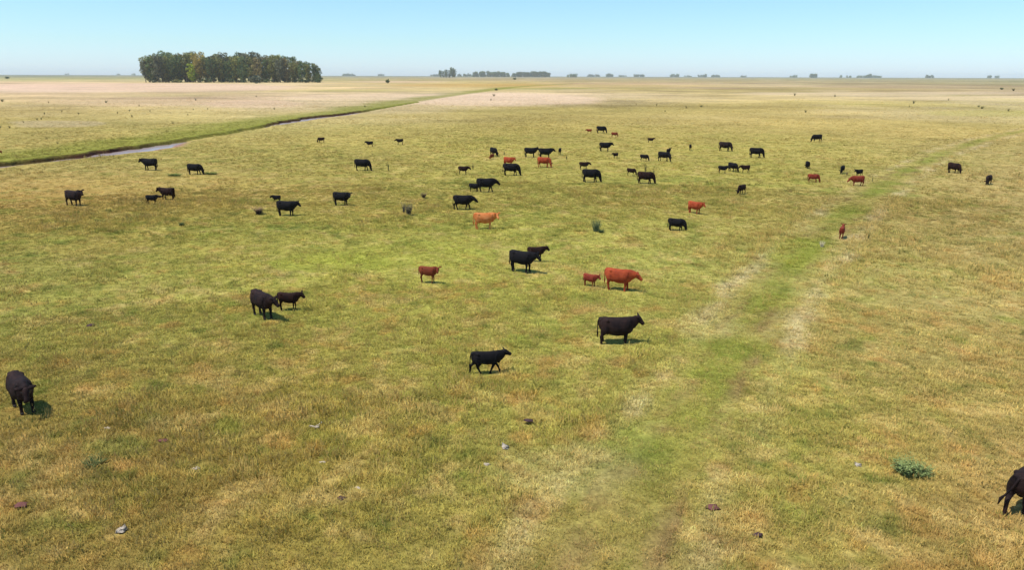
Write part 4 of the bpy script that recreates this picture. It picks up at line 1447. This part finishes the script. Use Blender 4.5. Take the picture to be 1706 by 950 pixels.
# ------------------------------------------------------------------ stones, bone and dung in the foreground
def lump(seed, flat=.5, rough=.25, n=10, m=6):
    rg = np.random.default_rng(seed)
    mb = MB()
    rings = []
    for i_ in range(m):
        t = i_ / (m - 1) * math.pi * .9 + .15
        a = np.arange(n) / n * 2 * math.pi
        rr = math.sin(min(t, 3.0)) * (1 + rough * rg.normal(0, .5, n))
        rings.append(np.column_stack([np.cos(a) * rr, np.sin(a) * rr * .75, flat * -math.cos(t) * (1 + rough * rg.normal(0, .2, n))]))
    mb.rings(rings)
    return mb.mesh('lump', True)


STONE = noise_mat('pale_stone', (0.36, 0.29, 0.21), (0.62, 0.53, 0.42), 8, .9, .2, .4)
DUNG = noise_mat('dung_dark', (0.045, 0.026, 0.032), (0.11, 0.06, 0.06), 10, .9, .1, .5)
DUNGR = noise_mat('dung_reddish', (0.14, 0.055, 0.05), (0.22, 0.09, 0.075), 10, .9, .1, .5)
LUMPS = [lump(501, .34, .6, 11, 7), lump(502, .4, .6, 11, 7), lump(503, .3, .7, 11, 7)]
DLUMPS = [lump(511, .22, .4), lump(512, .22, .4)]


def place_lump(px, py, wpx, name, meshes, mat, label, cat, group, up=.06, k=0):
    g_ = ground(px, py)
    m_ = math.hypot(np.hypot(g_[0], g_[1]), HC) / F
    o_ = link(name, meshes[k % len(meshes)], None, mat)
    o_.location = (g_[0], g_[1], up)
    o_.rotation_euler = (rng.normal(0, .12), rng.normal(0, .12), rng.uniform(-.5, .5))
    q = wpx * m_ / 2
    CLEAR.append((g_[0], g_[1] - q * .6, q * 1.9, .35 if cat == 'stone' else .7))
    o_.scale = (q, q, q)
    o_.material_slots[0].link = 'OBJECT'
    o_.material_slots[0].material = mat
    set_props(o_, label, cat, group)


sg = 'pale stones in the foreground grass'
for k, (a_, b_, w_, l_) in enumerate(((538, 773, 16, 'largest pale grey stone in the foreground, with a smaller one up and left of it'), (511, 764, 9, 'small pale stone up and left of the largest pale stone'),
                                     (842, 747, 17, 'pale stone below the striding young cow, right one of two'), (811, 776, 12, 'pale stone below the striding young cow, left one of two'),
                                     (326, 783, 14, 'flat pale stone right of the dark green plant at lower left'), (203, 885, 18, 'broad pale stone lowest in the left corner grass'),
                                     (180, 716, 14, 'pale stone below the black cow at the left edge'), (597, 816, 17, 'pale stone up and right of the dark purple dung pat'),
                                     (1430, 777, 14, 'pale stone left of the blue-green leafy plant'), (552, 936, 8, 'tiny pale stone at the bottom edge'))):
    place_lump(a_, b_, w_ * .95, 'stone', LUMPS, STONE, l_, 'stone', sg, .03, k)
# forked bleached bone
bb_ = MB()
bb_.tube([(-.16, .02, .10), (-.05, 0, .12), (.06, -.02, .11), (.16, 0, .14)], [.03, .022, .025, .032], 7)
bb_.tube([(.02, 0, .11), (.10, .10, .15), (.15, .17, .2)], [.024, .02, .016], 7)
bo = link('bone', bb_.mesh('bone'), None, STONE)
g_ = ground(524, 719)
bo.location = (g_[0], g_[1], .03)
bo.rotation_euler = (0, 0, -.3)
bo.scale = (1.3, 1.3, 1.3)
set_props(bo, 'small forked white bone lying in the grass left of the striding young cow', 'bone')
dg_ = 'dung pats in the foreground grass'
for k, (a_, b_, w_, mt, l_) in enumerate(((566, 835, 25, DUNG, 'dark purple dung pat at the lower left of the middle'), (880, 703, 19, DUNG, 'dark dung pat below and right of the striding young cow'),
                                         (1263, 894, 17, DUNG, 'dark dung pat near the bottom edge right of the track'), (35, 844, 20, DUNGR, 'reddish dung pat at the lower left edge'),
                                         (151, 544, 14, DUNG, 'dark dung pat in the grass above the left edge cow'), (1186, 848, 24, DUNGR, 'brown dung pat at the side of the track near the bottom'),
                                         (275, 737, 18, DUNGR, 'brownish dung pat up and left of the flat pale stone'))):
    place_lump(a_, b_, w_ * .85, 'dung_pat', DLUMPS, mt, l_, 'dung', dg_, .05, k)

# ------------------------------------------------------------------ the grass itself, trampled short where animals stand
px_, py_ = [], []
size_mul = []
for n, r0, r1, sm, fo in ((118000, 11, 45, 1.0, 0), (80000, 45, 90, 1.15, 0), (116000, 90, 260, 1.6, 1), (90000, 150, 560, 2.3, 2)):
    x, y = sector_points(n, r0, r1, 48.0 if r1 < 50 else 45.0 if r1 < 100 else 42.0 if r1 < 300 else 39.5)
    rr_ = np.hypot(x, y)
    k_ = rng.uniform(size=n) < (sstep(260, 110, rr_) if fo == 1 else sstep(150, 230, rr_) * sstep(560, 250, rr_) if fo == 2 else 1.0 + rr_ * 0)
    x, y = x[k_], y[k_]
    n = len(x)
    px_.append(x); py_.append(y); size_mul.append(np.full(n, sm))
x = np.concatenate(px_); y = np.concatenate(py_); sm = np.concatenate(size_mul)
s, p, w, bk = creek_fields(x, y)
tr, _ = line_dist(x, y, TRACK, 12.0)
ss = s + 0.55 * fbm(x, y, 3.5, 5, 3)
keep = ~((ss > -w * 0.9 - 1.2) & (ss < w * .18 + 1.0))
bare = sstep(0.5, 0.8, fbm(x, y, 2.6, 71, 3))
keep &= rng.uniform(size=len(x)) > 0.55 * bare
keep &= ~((np.abs(np.abs(tr) - .95) < .3) & (rng.uniform(size=len(x)) < 0.55) & (fbm(x, y, 5.0, 41, 3) > 0.1))
x, y, sm, s, p, w, bk, tr = [q[keep] for q in (x, y, sm, s, p, w, bk, tr)]
z = height(x, y, s, w, bk, tr)
cols = cover(x, y, s, p, w, tr)
n = len(x)
tall = fbm(x, y, 3.2, 72, 3) * .7 + fbm(x, y, 14, 73, 2) * .5 + 0.55 * np.exp(-((np.abs(tr) - 3.0) / 1.1) ** 2) - 0.4 * (np.abs(tr) < 2)
u = rng.uniform(size=n)
idx = rng.integers(0, 3, n)
idx = np.where((tall > 0.15) & (u < .5), rng.integers(3, 6, n), idx)
idx = np.where((tall > 0.6) & (u < .09), rng.integers(6, 8, n), idx)
idx = np.where((u > .972) & (np.hypot(x, y) < 55), rng.integers(6, 8, n), idx)
g = rng.lognormal(0, 0.16, n) * (1 + .16 * fbm(x, y, .7, 91, 2) * sstep(140, 60, np.hypot(x, y)))
cols = cols * g[:, None] * (1.15 + .55 * sstep(95, 25, np.hypot(x, y)))[:, None]  # nearer tufts coloured brighter to make up for their own shading
dry = (idx >= 6)
cols[dry] = cols[dry] * .45 + lin((214, 184, 112)) * LIGHT * .55
mixs = rng.uniform(size=n)
close = rng.uniform(size=n) < sstep(230, 70, np.hypot(x, y))
gsel = (mixs < .13) & close
cols[gsel] = cols[gsel] * .5 + GREEN * LIGHT * .5
rsel = (mixs > .95) & ~dry & close
cols[rsel] = cols[rsel] * .5 + RUST * LIGHT * .5
ssel = (mixs > .8) & (mixs < .9)
cols[ssel] = cols[ssel] * .55 + STRAW * LIGHT * .45
sc = sm * rng.uniform(.65, 1.25, n) * (1 + .25 * np.clip(tall, -1, 1))
CL = np.array(CLEAR)
for cx_, cy_, cr_, cut_ in CL:
    m_ = np.hypot(x - cx_, y - cy_) < cr_
    sc[m_] *= cut_
    idx[m_] = np.where(idx[m_] > 2, 1, idx[m_])
sz = sc * np.where(sm > 2, .4, np.where(sm > 1.5, .7, .9))
o = scatter('pasture_grass', TUFTS, np.column_stack([x, y, z]), np.clip(cols, 0, .9), np.column_stack([sc, sc, sz]), idx, 5)
set_props(o, 'short sun-dried grass covering the pasture', None, None, 'stuff')


# ------------------------------------------------------------------ haze
hb = MB()
X = GR + 300
zb, zt = -2.0, 74.0
v = [(-X, -X, zb), (X, -X, zb), (X, X, zb), (-X, X, zb), (-X, -X, zt), (X, -X, zt), (X, X, zt), (-X, X, zt)]
hm = mesh_np('haze', v, [(3, 2, 1, 0), (4, 5, 6, 7), (0, 1, 5, 4), (1, 2, 6, 5), (2, 3, 7, 6), (3, 0, 4, 7)])
hmat = bpy.data.materials.new('haze_air')
hmat.use_nodes = True
hn = hmat.node_tree
hn.nodes.remove(hn.nodes['Principled BSDF'])
pv = hn.nodes.new('ShaderNodeVolumePrincipled')
pv.inputs['Color'].default_value = (0.93, 0.99, 1.0, 1)
pv.inputs['Density'].default_value = HAZE_DENSITY
pv.inputs['Anisotropy'].default_value = 0.0
hn.links.new(pv.outputs[0], hn.nodes['Material Output'].inputs['Volume'])
set_props(link('haze', hm, None, hmat), kind='stuff')
